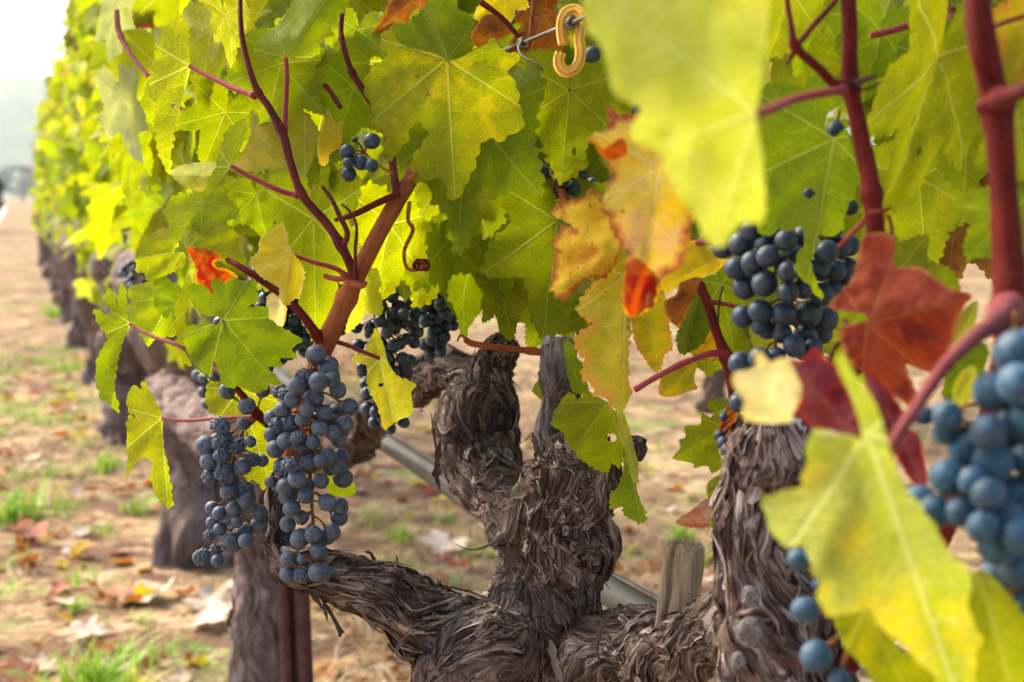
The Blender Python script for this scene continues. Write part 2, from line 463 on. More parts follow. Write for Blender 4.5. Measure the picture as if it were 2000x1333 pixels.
def add_teeth(poly, rng, amp, period):
    q = np.vstack([poly, poly[:1]])
    L = np.concatenate([[0], np.cumsum(np.linalg.norm(np.diff(q, axis=0), axis=1))])
    n = max(40, int(L[-1] / period)) * 5
    s = np.linspace(0, L[-1], n, endpoint=False)
    p = np.stack([np.interp(s, L, q[:, 0]), np.interp(s, L, q[:, 1])], 1)
    nxt, prv = np.roll(p, -1, 0), np.roll(p, 1, 0)
    tn = nxt - prv; tn /= np.linalg.norm(tn, axis=1)[:, None] + 1e-9
    area = np.sum(p[:, 0] * nxt[:, 1] - nxt[:, 0] * p[:, 1])
    nr = np.stack([tn[:, 1], -tn[:, 0]], 1) * (1 if area > 0 else -1)
    prof = [0, .55, .92, .98, .45]
    k = n // 5
    am = np.array([rng.choice((.25, .5, .8, 1.0, 1.25, 1.6)) for _ in range(k + 1)])
    jit = np.array([rng.uniform(-.012, .012) for _ in range(n)])
    p = p + tn * jit[:, None]
    off = np.array([prof[i % 5] * am[i // 5] for i in range(n)]) * amp - amp * .4
    d = np.linalg.norm(p, axis=1)
    off *= np.clip(d / .22 - .6, 0, 1)
    return p + nr * off[:, None]

def inside(poly, pts):
    x, y = pts[:, 0], pts[:, 1]
    r = np.zeros(len(pts), bool)
    a = poly; b = np.roll(poly, -1, 0)
    for (x1, y1), (x2, y2) in zip(a, b):
        c = ((y1 > y) != (y2 > y))
        if c.any():
            r ^= c & (x < (x2 - x1) * (y - y1) / (y2 - y1 + 1e-12) + x1)
    return r

def edge_dist(poly, pts):
    a = poly; b = np.roll(poly, -1, 0); ab = b - a
    ap = pts[:, None, :] - a[None]
    t = np.clip((ap * ab).sum(-1) / ((ab ** 2).sum(-1) + 1e-12), 0, 1)
    return np.sqrt(((ap - t[..., None] * ab) ** 2).sum(-1)).min(1)

def tri_leaf(poly, h, seed, holes=()):
    rng = np.random.default_rng(seed)
    lo, hi = poly.min(0), poly.max(0)
    gx, gy = np.meshgrid(np.arange(lo[0], hi[0], h), np.arange(lo[1], hi[1], h * .87))
    gx = gx + (np.arange(gx.shape[0]) % 2)[:, None] * h * .5
    g = np.stack([gx.ravel(), gy.ravel()], 1)
    g += rng.uniform(-.18, .18, g.shape) * h
    g = g[inside(poly, g)]
    if len(g): g = g[edge_dist(poly, g) > h * .55]
    n = len(poly)
    vs = [Vector(p) for p in poly]
    faces = [list(range(n))]; edges = []
    for (cx, cy, rx, ry) in holes:
        k0 = len(vs)
        for i in range(14):
            a = 2 * np.pi * i / 14; q = 1 + rng.uniform(-.22, .22)
            vs.append(Vector((cx + rx * q * math.cos(a), cy + ry * q * math.sin(a))))
        edges += [(k0 + i, k0 + (i + 1) % 14) for i in range(14)]
        if len(g): g = g[((g[:, 0] - cx) / (rx * 1.1)) ** 2 + ((g[:, 1] - cy) / (ry * 1.1)) ** 2 > 1.15]
    vs += [Vector(p) for p in g]
    r = delaunay_2d_cdt(vs, edges, faces, 1, 1e-6)
    V = np.array([list(v) for v in r[0]]); F = np.array([f for f in r[2] if len(f) == 3])
    if holes:
        c = V[F].mean(1); keep = np.ones(len(F), bool)
        for (cx, cy, rx, ry) in holes:
            keep &= ((c[:, 0] - cx) / rx) ** 2 + ((c[:, 1] - cy) / ry) ** 2 > .9
        F = F[keep]
    # faces anticlockwise
    a, b, c = V[F[:, 0]], V[F[:, 1]], V[F[:, 2]]
    fl = ((b - a)[:, 0] * (c - a)[:, 1] - (b - a)[:, 1] * (c - a)[:, 0]) < 0
    F[fl] = F[fl][:, ::-1]
    ed = edge_dist(poly, V)
    cen = V[F].mean(1)
    ang = np.degrees(np.arctan2(cen[:, 0], cen[:, 1]))
    va = np.array(VEIN_A)
    df = np.abs((ang[:, None] - va[None] + 180) % 360 - 180)
    k = va[df.argmin(1)]
    dirv = np.stack([np.sin(np.radians(k)), np.cos(np.radians(k))], 1)
    lv = V[F]
    s = (lv * dirv[:, None, :]).sum(-1)
    t = lv[..., 0] * dirv[:, None, 1] - lv[..., 1] * dirv[:, None, 0]
    return V, F, ed, np.stack([s, t], -1)

_cache = {}
def leaf_flat(variant, h):
    k = (variant, h)
    if k not in _cache:
        _cache[k] = tri_leaf(flat_outline(variant), h, variant)
    return _cache[k]

def deform(V, fold, curl, wave, arch, seed, side=0.0):
    rng = np.random.default_rng(seed)
    x, y = V[:, 0].copy(), V[:, 1].copy()
    rho = np.sqrt(x * x + y * y)
    th = np.arctan2(x, y)
    ph = rng.uniform(0, 6.28, 4)
    z = wave * rho ** 1.8 * (np.sin(th * 3 + ph[0]) * .9 + np.sin(th * 6 + ph[1]) * .5 + .3 * np.sin(th * 11 + ph[2]))
    z += .05 * noise3(x * 3.2 + ph[3], y * 3.2, 0, int(seed) & 1023) * np.clip(rho * 2, 0, 1) + .022 * noise3(x * 8, y * 8, ph[0], 5)
    # puckering between the main veins
    z += .035 * np.abs(np.sin(th * 180 / 55 / 2 * np.pi / 1.0)) * np.clip(rho * 1.5, 0, 1) * .8
    z -= arch * x * x
    ax = np.abs(x)
    xf = x * math.cos(fold); z = z + ax * math.sin(fold) + side * x
    # droop along the midrib
    if abs(curl) > 1e-3:
        a = curl * y
        yy = np.sin(a) / curl; off = -(1 - np.cos(a)) / curl
        y2 = yy + z * np.sin(a); z2 = off + z * np.cos(a)
        y, z = y2, z2
    return np.stack([xf, y, z], 1)

def finish_leaf(name, W, F, flat, ed, vein, rnd, mat, parent, origin):
    me = mesh_np(name, W - origin, F)
    uvs = (('flat', flat[F].reshape(-1, 2)), ('vein', vein.reshape(-1, 2)),
           ('misc', np.stack([ed[F].ravel(), np.broadcast_to(rnd, (F.size,))], 1)))
    for nm, arr in uvs:
        l = me.uv_layers.new(name=nm); l.data.foreach_set('uv', np.asarray(arr, np.float32).ravel())
    return add_obj(name, me, parent, mat, origin)

def leaf_frame(J, T, d, roll, pitch, flip):
    dx, dy = T[0] - J[0], T[1] - J[1]
    Lp = math.hypot(dx, dy)
    a = AX_R * (dx / Lp) + AX_U * (-dy / Lp)
    n = -AX_F
    pr, rr = R(pitch), R(roll)
    Y = a * math.cos(pr) + n * math.sin(pr)
    Z = n * math.cos(pr) - a * math.sin(pr)
    X = np.cross(Y, Z)
    X, Z = X * math.cos(rr) + Z * math.sin(rr), Z * math.cos(rr) - X * math.sin(rr)
    if flip: X, Z = -X, -Z
    return X, Y, Z, Lp * d / FPX / max(.35, math.cos(pr))

_lc = [0]
def leaf(parent, J, T, d, mat, roll=0, pitch=0, flip=0, fold=.18, curl=.35, wave=.06, arch=.15, v=None, label=None, pet=None, petr=4.0, petm=None, holes=(), h=.062, stretch=1.0, side=0., name='leaf'):
    _lc[0] += 1
    s = _lc[0]
    v = s % 11 if v is None else v
    if holes:
        flat, F, ed, vein = tri_leaf(flat_outline(v), h, v, holes)
    else:
        flat, F, ed, vein = leaf_flat(v, h)
    X, Y, Z, sc = leaf_frame(J, T, d, roll, pitch, flip)
    D = deform(flat, fold, curl, wave, arch, s * 7 + 3, side)
    D[:, 0] *= stretch
    o = P(J[0], J[1], d)
    W = o + sc * (D[:, :1] * X + D[:, 1:2] * Y + D[:, 2:] * Z)
    ob = finish_leaf(name, W, F, flat, ed, vein, (s * .6180339) % 1.0, LM[mat], parent, o)
    if label: ob['label'] = label
    if pet: petiole(ob, [(J[0], J[1], d)] + list(pet), petr, petm)
    return ob

def petiole(parent, pts, rpx=4.0, mat=None):
    path = catmull(PV(pts), 6 * len(pts) + 4)
    d = np.mean([p[2] for p in pts])
    rad = rpx * d / FPX * np.linspace(.85, 1.15, len(path))
    rad[-2:] *= 1.35
    V, F = tube_geo(path, rad, 8, .08)
    o = path[0]
    add_obj('petiole', mesh_np('petiole', V - o, F, fc=tube_fc(path, rad, 8)), parent, mat or M_PET, o)

def traced(parent, poly, J, T, d, mat, relief, label=None, teeth=.02, holes_px=(), h=.05, pet=None, petr=4, petm=None, v=77, rough=0, flip=0, name='leaf', rnd=None):
    """a leaf of its own outline; relief(u, v) in leaf lengths, + towards the viewer side of the row"""
    _lc[0] += 1
    if mat in ('red', 'maroon', 'brown', 'scorch', 'orange', 'redspot', 'dryred', 'gold') and not rough: rough = .03
    J = np.array(J, float); T = np.array(T, float); poly = np.array(poly, float)
    Lp = np.linalg.norm(T - J); a = (T - J) / Lp
    Y2 = np.array([a[0], -a[1]]); X2 = np.array([Y2[1], -Y2[0]])
    if flip: X2 = -X2
    def to_flat(p):
        q = (np.asarray(p, float) - J) / Lp; q = q * [1, -1]
        return np.stack([q @ X2, q @ Y2], -1)
    fp = to_flat(poly)
    # round the coarse outline a little, then cut teeth
    q = np.vstack([fp[-2:], fp, fp[:3]])
    fp = catmull(q, len(q) * 8)[16:-16]
    fp = add_teeth(fp, random.Random(v), teeth, .11) if teeth else fp
    holes = []
    for (hx, hy, hr) in holes_px:
        c = to_flat([(hx, hy)])[0]; holes.append((c[0], c[1], hr / Lp, hr / Lp * .8))
    flat, F, ed, vein = tri_leaf(fp, h, v, holes)
    X = AX_R * X2[0] + AX_U * X2[1]; Y = AX_R * Y2[0] + AX_U * Y2[1]; Z = -AX_F
    if flip: F = F[:, ::-1]; vein = vein[:, ::-1]
    sc = Lp * d / FPX
    rho = np.linalg.norm(flat, axis=1)
    z = relief(flat[:, 0], flat[:, 1]) + .025 * noise3(flat[:, 0] * 6, flat[:, 1] * 6, v * .37, 3) + .05 * noise3(flat[:, 0] * 2.6, flat[:, 1] * 2.6, v * .17, 9)
    if rough: z = z + rough * (np.abs(noise3(flat[:, 0] * 5, flat[:, 1] * 5, v * .71, 13)) * 1.6 + .7 * noise3(flat[:, 0] * 13, flat[:, 1] * 13, v, 17))
    z = np.asarray(z)
    z -= z[np.argmin(rho)]
    o = P(J[0], J[1], d)
    # keep each point on its own line of sight so the size seen stays the leaf's own
    W = o + sc * (flat[:, :1] * X + flat[:, 1:2] * Y)
    dep = (W - CAM) @ AX_F
    W = CAM + (W - CAM) * ((dep - sc * z) / dep)[:, None]
    if rnd is None: rnd = .5 + .001 * (v % 9) if rough else (_lc[0] * .6180339) % 1.0
    ob = finish_leaf(name, W, F, flat, ed, vein, rnd, LM[mat], parent, o)
    if label: ob['label'] = label
    if pet: petiole(ob, [(J[0], J[1], d)] + list(pet), petr, petm)
    return ob

class Foliage:
    """many leaves gathered in one foliage mesh"""
    def __init__(s): s.W, s.F, s.fl, s.ed, s.ve, s.rn, s.mi, s.n = [], [], [], [], [], [], [], 0
    def add(s, o, X, Y, Z, sc, mi, seed, v, h=.16, fold=.2, curl=.5):
        flat, F, ed, vein = leaf_flat(v, h)
        D = deform(flat, fold, curl, .07, .15, seed)
        s.W.append(o + sc * (D[:, :1] * X + D[:, 1:2] * Y + D[:, 2:] * Z)); s.F.append(F + s.n); s.n += len(flat)
        s.fl.append(flat[F].reshape(-1, 2)); s.ve.append(vein.reshape(-1, 2))
        s.ed.append(np.stack([ed[F].ravel(), np.full(F.size, (seed * .6180339) % 1.0)], 1)); s.mi.append(np.full(len(F), mi))
    def build(s, name, mats, parent, origin):
        me = mesh_np(name, np.vstack(s.W) - origin, np.vstack(s.F), midx=np.concatenate(s.mi))
        for nm, a in (('flat', s.fl), ('vein', s.ve), ('misc', s.ed)):
            l = me.uv_layers.new(name=nm); l.data.foreach_set('uv', np.vstack(a).astype(np.float32).ravel())
        return add_obj(name, me, parent, mats, origin)

# ---------------------------------------------------------------- bark
def bark(name, ctrl, parent, mat, seed, nu=150, nv=220, amp=.16, twist=1.5, strips=300, lump=.18, wid=(1.2, 3.4), slen=(14, 48), loose=1.0, world=False, label=None, freq=9.0, extra=None, warp=.5):
    rng = np.random.default_rng(seed)
    ctrl = np.asarray(ctrl, float)
    if world:
        cp, cr = ctrl[:, :3], ctrl[:, 3]
    else:
        cp, cr = PV(ctrl[:, :3]), ctrl[:, 3] * ctrl[:, 2] / FPX
    full = catmull(np.hstack([cp, cr[:, None]]), nv)
    path, rad = full[:, :3], np.maximum(full[:, 3], .002)
    tan, Nn, Bn = frames(path)
    L = np.concatenate([[0], np.cumsum(np.linalg.norm(np.diff(path, axis=0), axis=1))])
    rm = rad.mean()
    v = (L / rm)[:, None]; u = np.linspace(0, 2 * np.pi, nu, endpoint=False)[None, :]
    wa = u + twist * v * .12 + warp * noise3(np.cos(u) * 1.2, np.sin(u) * 1.2, v * .8, seed) + warp * .35 * noise3(np.cos(u) * 3, np.sin(u) * 3, v * 2.2, seed + 1)
    c, s_ = np.cos(wa), np.sin(wa)
    vw = v + .5 * noise3(np.cos(u) * 1.5, np.sin(u) * 1.5, v * 1.2, seed + 7)
    low = noise3(np.cos(u) * 1.1, np.sin(u) * 1.1, v * .75, seed + 2) * .7 + noise3(np.cos(u) * 2.2, np.sin(u) * 2.2, v * 1.7, seed + 3) * .4
    big = 1 - np.abs(noise3(c * 2.3, s_ * 2.3, vw * .33, seed + 14)) * 1.6
    r1 = 1 - np.abs(noise3(c * freq * .5, s_ * freq * .5, vw * .55, seed + 4)) * 1.5
    r2 = 1 - np.abs(noise3(c * freq * 1.2, s_ * freq * 1.2, vw * 1.0, seed + 5)) * 1.4
    r3 = noise3(c * freq * 2.6, s_ * freq * 2.6, vw * 1.9, seed + 6)
    brk = noise3(c * 3.4, s_ * 3.4, vw * 2.6, seed + 15)          # plates broken across the grain
    hgt = np.clip(big, -.4, 1) * .55 + np.clip(r1, -.3, 1) * .42 + r2 * .22 + r3 * .12 + np.where(brk > .1, .16, 0) + np.where(brk < -.32, -.2, 0)
    rr = rad[:, None] * (1 + lump * low + amp * (hgt - .6))
    capf = np.ones(nv); capf[0] = capf[-1] = .02; capf[1] = capf[-2] = .62; capf[2] = capf[-3] = .88
    rr = rr * capf[:, None]
    nrm = np.cos(u)[..., None] * Nn[:, None, :] + np.sin(u)[..., None] * Bn[:, None, :]
    V = path[:, None, :] + rr[..., None] * nrm
    tone = .42 + .34 * noise3(c * freq * .7, s_ * freq * .7, vw * 1.1, seed + 11) + .26 * noise3(np.cos(u) * 1.6, np.sin(u) * 1.6, v * 1.1, seed + 12)
    mb = MB()
    k_ = rm * 1000
    FC = np.stack([c * k_ + 0 * v, s_ * k_ + 0 * v, vw * k_ / 16], -1)
    mb.add(V.reshape(-1, 3), grid_faces(nv, nu), np.clip(tone, 0, 1).ravel(), FC.reshape(-1, 3))
    zone = noise3(np.cos(u) * 1.4, np.sin(u) * 1.4, v * .9, seed + 21)   # shaggy and bare patches
    made = 0
    for _ in range(strips * 3):
        if made >= strips: break
        i = rng.uniform(3, nv - 4); a = rng.uniform(0, 2 * np.pi)
        if zone[int(i), int(a / (2 * np.pi) * nu) % nu] < rng.normal(-.05, .22): continue
        plate = rng.random() < .3
        n = rng.integers(6, 13)
        Ls = rng.uniform(*slen) / 1000 * (.8 if plate else 1); wd = rng.uniform(*wid) / 2000 * (rng.uniform(1.8, 3.6) if plate else rng.choice([.35, .6, 1.0]))
        sgn = rng.choice([-1, 1]); dl = L[-1] / (nv - 1)
        lift0 = rng.uniform(-.0003, .0010); lf = rng.choice([0, .25, .6, 1.3, 2.6], p=[.45, .28, .15, .09, .03]) * rng.uniform(.4, 2.0) / 1000 * loose * (.5 if plate else 1)
        both = rng.random() < .4
        dr = rng.normal(0, .5)
        pts, nm = [], []
        wob, wp_ = rng.uniform(0, .045), rng.uniform(0, 6.28)
        for k in range(n):
            ii = int(np.clip(round(i), 0, nv - 1)); jj = int(a / (2 * np.pi) * nu) % nu
            q = k / (n - 1)
            e = q ** 3 + (both * (1 - q) ** 3)
            nn = nrm[ii, jj]
            pts.append(V[ii, jj] + nn * (lift0 + lf * e * 2.2)); nm.append(nn)
            i2 = i + sgn * Ls / (n - 1) / dl
            if not 2 <= i2 <= nv - 3: break
            j2 = int(np.clip(round(i2), 0, nv - 1))
            dwa = wa[j2, jj] - wa[ii, jj]
            a -= np.clip(dwa, -.5, .5) * .85 - dr * .06 - wob * math.sin(q * 7 + wp_)
            i = i2
        if len(pts) < 4: continue
        made += 1
        pts = np.array(pts); nm = np.array(nm)
        for _s in (0, 1): pts[1:-1] = (pts[:-2] + 2 * pts[1:-1] + pts[2:]) / 4
        tg = np.gradient(pts, axis=0); tg /= np.linalg.norm(tg, axis=1)[:, None] + 1e-9
        sd_ = np.cross(nm, tg); sd_ /= np.linalg.norm(sd_, axis=1)[:, None] + 1e-9
        m = len(pts); sv = np.linspace(0, 1, m)
        ww = wd * np.clip(np.minimum(sv * 6 + .35, (1 - sv) * 4 + .12), 0, 1) * (1 + .35 * rng.uniform(-1, 1, m))
        tl = rng.normal(0, .22)
        off = sd_ * math.cos(tl) + nm * math.sin(tl)
        mid = pts + nm * (wd * rng.uniform(-.2, .55))
        A = np.stack([pts - off * ww[:, None], mid, pts + off * ww[:, None]], 1).reshape(-1, 3)
        tn = np.clip(rng.normal(.50, .24) + .14 * rng.uniform(-1, 1, (m, 1)) + np.zeros((m, 3)), 0, .98).ravel()
        ro = rng.uniform(0, 500)
        fcs = np.stack([np.stack([ro + sg * ww * 1000, np.full(m, ro), sv * Ls * 1000 / 16], -1) for sg in (-1, 0, 1)], 1).reshape(-1, 3)
        mb.add(A, grid_faces(m, 3, False), tn, fcs)
    if extra: extra(mb, rng)
    o = path[0]
    ob = add_obj(name, mb.mesh(name, o), parent, mat, o)
    if label: ob['label'] = label
    return ob

def cane(parent, pts, rpx, mat, name='cane', nodes=(), label=None, nu=14, ripple=.05):
    """pts (x, y, depth); rpx radius in photo pixels, one value or a list; nodes: fractions with a swelling"""
    w3 = PV(pts); d = np.array([p[2] for p in pts])
    r = np.broadcast_to(np.asarray(rpx, float), (len(pts),)) * d / FPX
    n = max(24, 14 * len(pts))
    full = catmull(np.hstack([w3, r[:, None]]), n)
    s = np.linspace(0, 1, n); rad = full[:, 3].copy()
    for nd in nodes:
        rad *= 1 + .28 * np.exp(-((s - nd) / (.9 * rad.mean() / (np.linalg.norm(w3[-1] - w3[0]) + 1e-6) + .006)) ** 2)
    rad *= 1 + .05 * noise3(s * 9, 0, 0, len(pts) + int(pts[0][0]))
    rad *= 1 + .035 * noise3(s * 41, 3, 0, int(pts[0][0]))
    V, F = tube_geo(full[:, :3], rad, nu, ripple * 1.5, int(pts[0][1]))
    o = w3[0]
    ob = add_obj(name, mesh_np(name, V - o, F, fc=tube_fc(full[:, :3], rad, nu)), parent, mat, o)
    if label: ob['label'] = label
    return ob

# ---------------------------------------------------------------- berries
def ico(sub):
    import bmesh
    bm = bmesh.new(); bmesh.ops.create_icosphere(bm, subdivisions=sub, radius=1)
    V = np.array([v.co[:] for v in bm.verts]); F = np.array([[v.index for v in f.verts] for f in bm.faces]); bm.free()
    return V, F
ICO3, ICO4 = ico(4), ico(5)
BERRY = {}
def berry_mesh(kind, k, mat):
    key = (kind, k, mat.name)
    if key in BERRY: return BERRY[key]
    V, F = (ICO4 if kind == 's' else ICO3)
    rng = np.random.default_rng(k * 13 + (7 if kind == 's' else 0))
    o = rng.uniform(0, 50, 3)
    r = 1 + .025 * noise3(V[:, 0] * 1.3 + o[0], V[:, 1] * 1.3 + o[1], V[:, 2] * 1.3, k)
    if kind == 's':
        q = V * 1.9 + o + .7 * np.stack([noise3(V[:, 0] * 1.5 + o[1], V[:, 1] * 1.5, V[:, 2] * 1.5 + i * 9, k) for i in range(3)], 1)
        rid = np.abs(noise3(q[:, 0], q[:, 1], q[:, 2], k + 3)); rid2 = np.abs(noise3(q[:, 0] * 2.1, q[:, 1] * 2.1, q[:, 2] * 2.1, k + 5))
        r = r * (.80 + .26 * np.minimum(rid * 2.2, 1) + .14 * np.minimum(rid2 * 2, 1)) + .12 * noise3(V[:, 0] * .9 + o[2], V[:, 1] * .9, V[:, 2] * .9, k)
    # stylar scar at the bottom, dimple under the stalk on top
    r = r - .05 * np.exp(-((1 - V[:, 2]) / .03) ** 2) - .035 * np.exp(-((1 + V[:, 2]) / .008) ** 2)
    W = V * r[:, None]; W[:, 2] *= 1.04
    me = mesh_np('berry', W, F); me.materials.append(mat)
    BERRY[key] = me
    return me

def bunch(label, berries, d, mat, rach, thick=.85, category='grapes', seed=1, back=0, group='bunches of dark grapes on the vines', stalk_r=3.5, dgrad=0.0, squash=1.0):
    """berries: (x, y, r[, kind]) in photo pixels; the bunch is rounded in depth round its stalk"""
    rng = np.random.default_rng(seed)
    B = [(b + ('b',) if len(b) == 3 else b) for b in berries]
    xy = np.array([b[:2] for b in B], float); r = np.array([b[2] for b in B], float); kd = [b[3] for b in B]
    rp = catmull(np.array(rach, float), 60)
    xc = np.interp(xy[:, 1], rp[:, 1], rp[:, 0]) if rp[-1, 1] > rp[0, 1] else np.full(len(xy), xy[:, 0].mean())
    wd = np.array([max(24, np.percentile(np.abs(xy[np.abs(xy[:, 1] - y) < 70, 0] - np.interp(y, rp[:, 1], rp[:, 0])), 92)) for y in xy[:, 1]])
    q = np.clip((xy[:, 0] - xc) / wd, -1, 1)
    z = -np.sqrt(1 - q * q * .96) * wd * thick + rng.uniform(-6, 6, len(xy))
    if back:
        idx = rng.choice(len(xy), min(back, len(xy)), False)
        xy = np.vstack([xy, np.stack([xc[idx] + (xy[idx, 0] - xc[idx]) * .8, xy[idx, 1]], 1) + rng.uniform(-9, 9, (len(idx), 2))])
        z = np.concatenate([z, rng.uniform(.1, .9, len(idx)) * wd[idx] * thick]); r = np.concatenate([r, r[idx]]); kd += ['b'] * len(idx)
    for _ in range(60):                              # berries rest against one another in depth
        for i in range(len(xy)):
            dd = np.hypot(xy[:, 0] - xy[i, 0], xy[:, 1] - xy[i, 1]); sm = (r + r[i]) * .96
            for j in np.nonzero((dd < sm) & (np.arange(len(xy)) > i))[0]:
                need = math.sqrt(sm[j] ** 2 - dd[j] ** 2); dz = z[j] - z[i]
                if abs(dz) < need:
                    e = (need - abs(dz)) * .25 * (1 if dz >= 0 else -1)
                    z[j] += e; z[i] -= e
    z = np.clip(z, -3 * wd.max(), 3 * wd.max())
    top = P(rach[0][0], rach[0][1], d)
    root = empty('grape_bunch', top)
    tag(root, label, category, group)
    k = d / FPX
    rp3 = np.array([P(a, b, d) for a, b in rp])
    mb = MB()
    Vt, Ft = tube_geo(rp3, np.linspace(stalk_r, stalk_r * .5, len(rp3)) * k, 8, .12); mb.add(Vt, Ft)
    for i in range(len(xy)):
        c = P(xy[i, 0], xy[i, 1], d) + AX_F * (z[i] * k)
        c = CAM + (c - CAM)
        dd_ = (c - CAM) @ AX_F
        c = P(xy[i, 0], xy[i, 1], dd_)
        rad = r[i] * dd_ / FPX
        ty = xy[i, 1] - r[i] * rng.uniform(.6, 2.2)
        a = rp3[np.argmin(np.abs(rp[:, 1] - np.clip(ty, rp[:, 1].min(), rp[:, 1].max())))]
        ax = c - a; ax /= np.linalg.norm(ax) + 1e-9
        me = berry_mesh(kd[i], int(rng.integers(0, 9)), mat)
        b = bpy.data.objects.new('berry', me); COL.objects.link(b); b.parent = root
        b.location = c - top
        qd = Vector(-ax).to_track_quat('Z', 'Y')
        b.rotation_euler = (qd.to_matrix() @ Matrix.Rotation(rng.uniform(0, 6.28), 3, 'Z')).to_euler()
        b.scale = tuple(rad * rng.uniform(.95, 1.05, 3)) if kd[i] == 'b' else (rad * 1.05, rad * .9, rad * 1.05)
        if kd[i] == 's': b['label'] = 'shrivelled berry'
        end = c - ax * rad * .97
        mid = (a + end) / 2 + np.array([0, 0, .0015])
        Vt, Ft = tube_geo(catmull([a, mid, end], 9), np.array([.9, .8, .75, .7, .7, .75, .8, 1.0, 1.7]) * .00085, 6); mb.add(Vt, Ft)
    add_obj('stalk', mb.mesh('stalk', top), root, M_STALK, top)
    return root

def fill_bunch(cx, cy, wx, wy, r, n, seed, taper=.5):
    """berry spots inside a drooping outline where the photo shows only a crowded bunch"""
    rng = np.random.default_rng(seed); out = []
    tries = 0
    while len(out) < n and tries < 9000:
        tries += 1
        v = rng.uniform(-1, 1); u = rng.uniform(-1, 1)
        ww = wx * math.sqrt(max(0, 1 - v * v * .9)) * (1 - taper * max(0, v))
        x, y = cx + u * ww, cy + v * wy
        if all((x - a) ** 2 + (y - b) ** 2 > (r * 1.15) ** 2 for a, b, *_ in out):
            out.append((x, y, r * rng.uniform(.88, 1.08)))
    return out
# ---------------------------------------------------------------- ground, track, hills
def ground_mat():
    m, t = new_mat('dry_ground'); N = NT(t)
    tc = N.n('ShaderNodeTexCoord').outputs['Object']
    a = N.noise(tc, 1.1, 4, .6); b = N.noise(tc, 5.5, 5, .72); c = N.noise(tc, 19, 4, .7); d = N.noise(tc, 2.9, 4, .65)
    col = N.mix(N.ss(b, .38, .60), (.105, .060, .033), (.335, .222, .112))
    col = N.mix(N.m('MULTIPLY', N.ss(a, .48, .64), .7), col, (.40, .285, .145))
    col = N.mix(N.m('MULTIPLY', N.ss(d, .50, .62), .85), col, (.14, .078, .048))
    col = N.mix(N.m('MULTIPLY', N.ss(c, .48, .62), .85), col, (.075, .042, .028))
    col = N.mix(N.m('MULTIPLY', N.ss(N.noise(tc, 12, 3, .6), .55, .64), .75), col, (.37, .28, .18))
    # a thin growth of weeds in patches
    g = N.m('MULTIPLY', N.ss(N.noise(tc, 1.9, 4, .65), .53, .64), N.ss(N.noise(tc, 15, 3, .6), .42, .6))
    col = N.mix(N.m('MULTIPLY', g, .85), col, (.13, .21, .035))
    pr = N.princ(col, .95, .1, N.bump(N.m('ADD', b, c), .8, .03))
    N.out(pr.outputs[0]); return m
def flat_mat(name, c1, c2, scale, rough=.95):
    m, t = new_mat(name); N = NT(t)
    tc = N.n('ShaderNodeTexCoord').outputs['Object']
    col = N.mix(N.ss(N.noise(tc, scale, 5, .65), .35, .65), c1, c2)
    pr = N.princ(col, rough, .1, N.bump(N.noise(tc, scale * 6, 4, .6), .4, .01))
    N.out(pr.outputs[0]); return m

gx = np.concatenate([[-6000, -1500, -300, -80, -30], np.linspace(-14, 14, 141), [30, 80, 300, 1500, 6000]])
gy = np.concatenate([[-3000, -300, -40, -5], np.linspace(0, 30, 151), [45, 80, 200, 600, 2000, 9000]])
GX, GY = np.meshgrid(gx, gy)
def ground_z(x, y):
    f = np.clip(1 - np.hypot(x, y) / 26, 0, 1)
    return f * (.022 * noise3(x * 2.1, y * 2.1, 0, 5) + .012 * noise3(x * 6, y * 6, 0, 6)) - .03
GZ = ground_z(GX, GY)
gme = mesh_np('ground', np.stack([GX, GY, GZ], -1).reshape(-1, 3), grid_faces(len(gy), len(gx), False))
tag(add_obj('ground', gme, None, ground_mat()), kind='structure')
# pale wheel track between the rows
tt = np.linspace(-1, 160, 220); ll = np.linspace(-.52, -2.0, 9)
TV = []
for i, t_ in enumerate(tt):
    for j, l_ in enumerate(ll):
        p = rowp(t_, l_ + (.10 * noise3(t_ * .9, l_, 0, 3) if j in (0, 8) else 0), 0)
        p[2] = ground_z(p[0], p[1]) + .004 + (.006 if 0 < j < 8 else 0); TV.append(p)
tag(add_obj('path', mesh_np('path', TV, grid_faces(len(tt), len(ll), False)), None,
            flat_mat('pale_track', (.46, .37, .30), (.60, .50, .42), 3)), kind='structure')

def ridge(name, y0, x0, x1, base, peaks, depth, mat, seed):
    xs = np.linspace(x0, x1, 160); rows = []
    for k, f in enumerate((0, .35, .7, 1.0, .75, 0)):
        hh = base + peaks * (noise3(xs * 1.6 / 1000, seed, 0, seed) * .7 + noise3(xs * 5 / 1000, seed, 0, seed + 1) * .22 + noise3(xs * 16 / 1000, seed, 0, seed + 2) * .06)
        rows.append(np.stack([xs, np.full_like(xs, y0 + depth * k / 3) + 30 * noise3(xs / 200, k, 0, seed), hh * f - (5 if f == 0 else 0)], 1))
    tag(add_obj(name, mesh_np(name, np.vstack(rows), grid_faces(6, 160, False)), None, mat), kind='structure')
ridge('hills', 1500, -1900, 900, 128, 26, 260, flat_mat('hill_scrub', (.10, .13, .06), (.16, .17, .09), .02), 4)

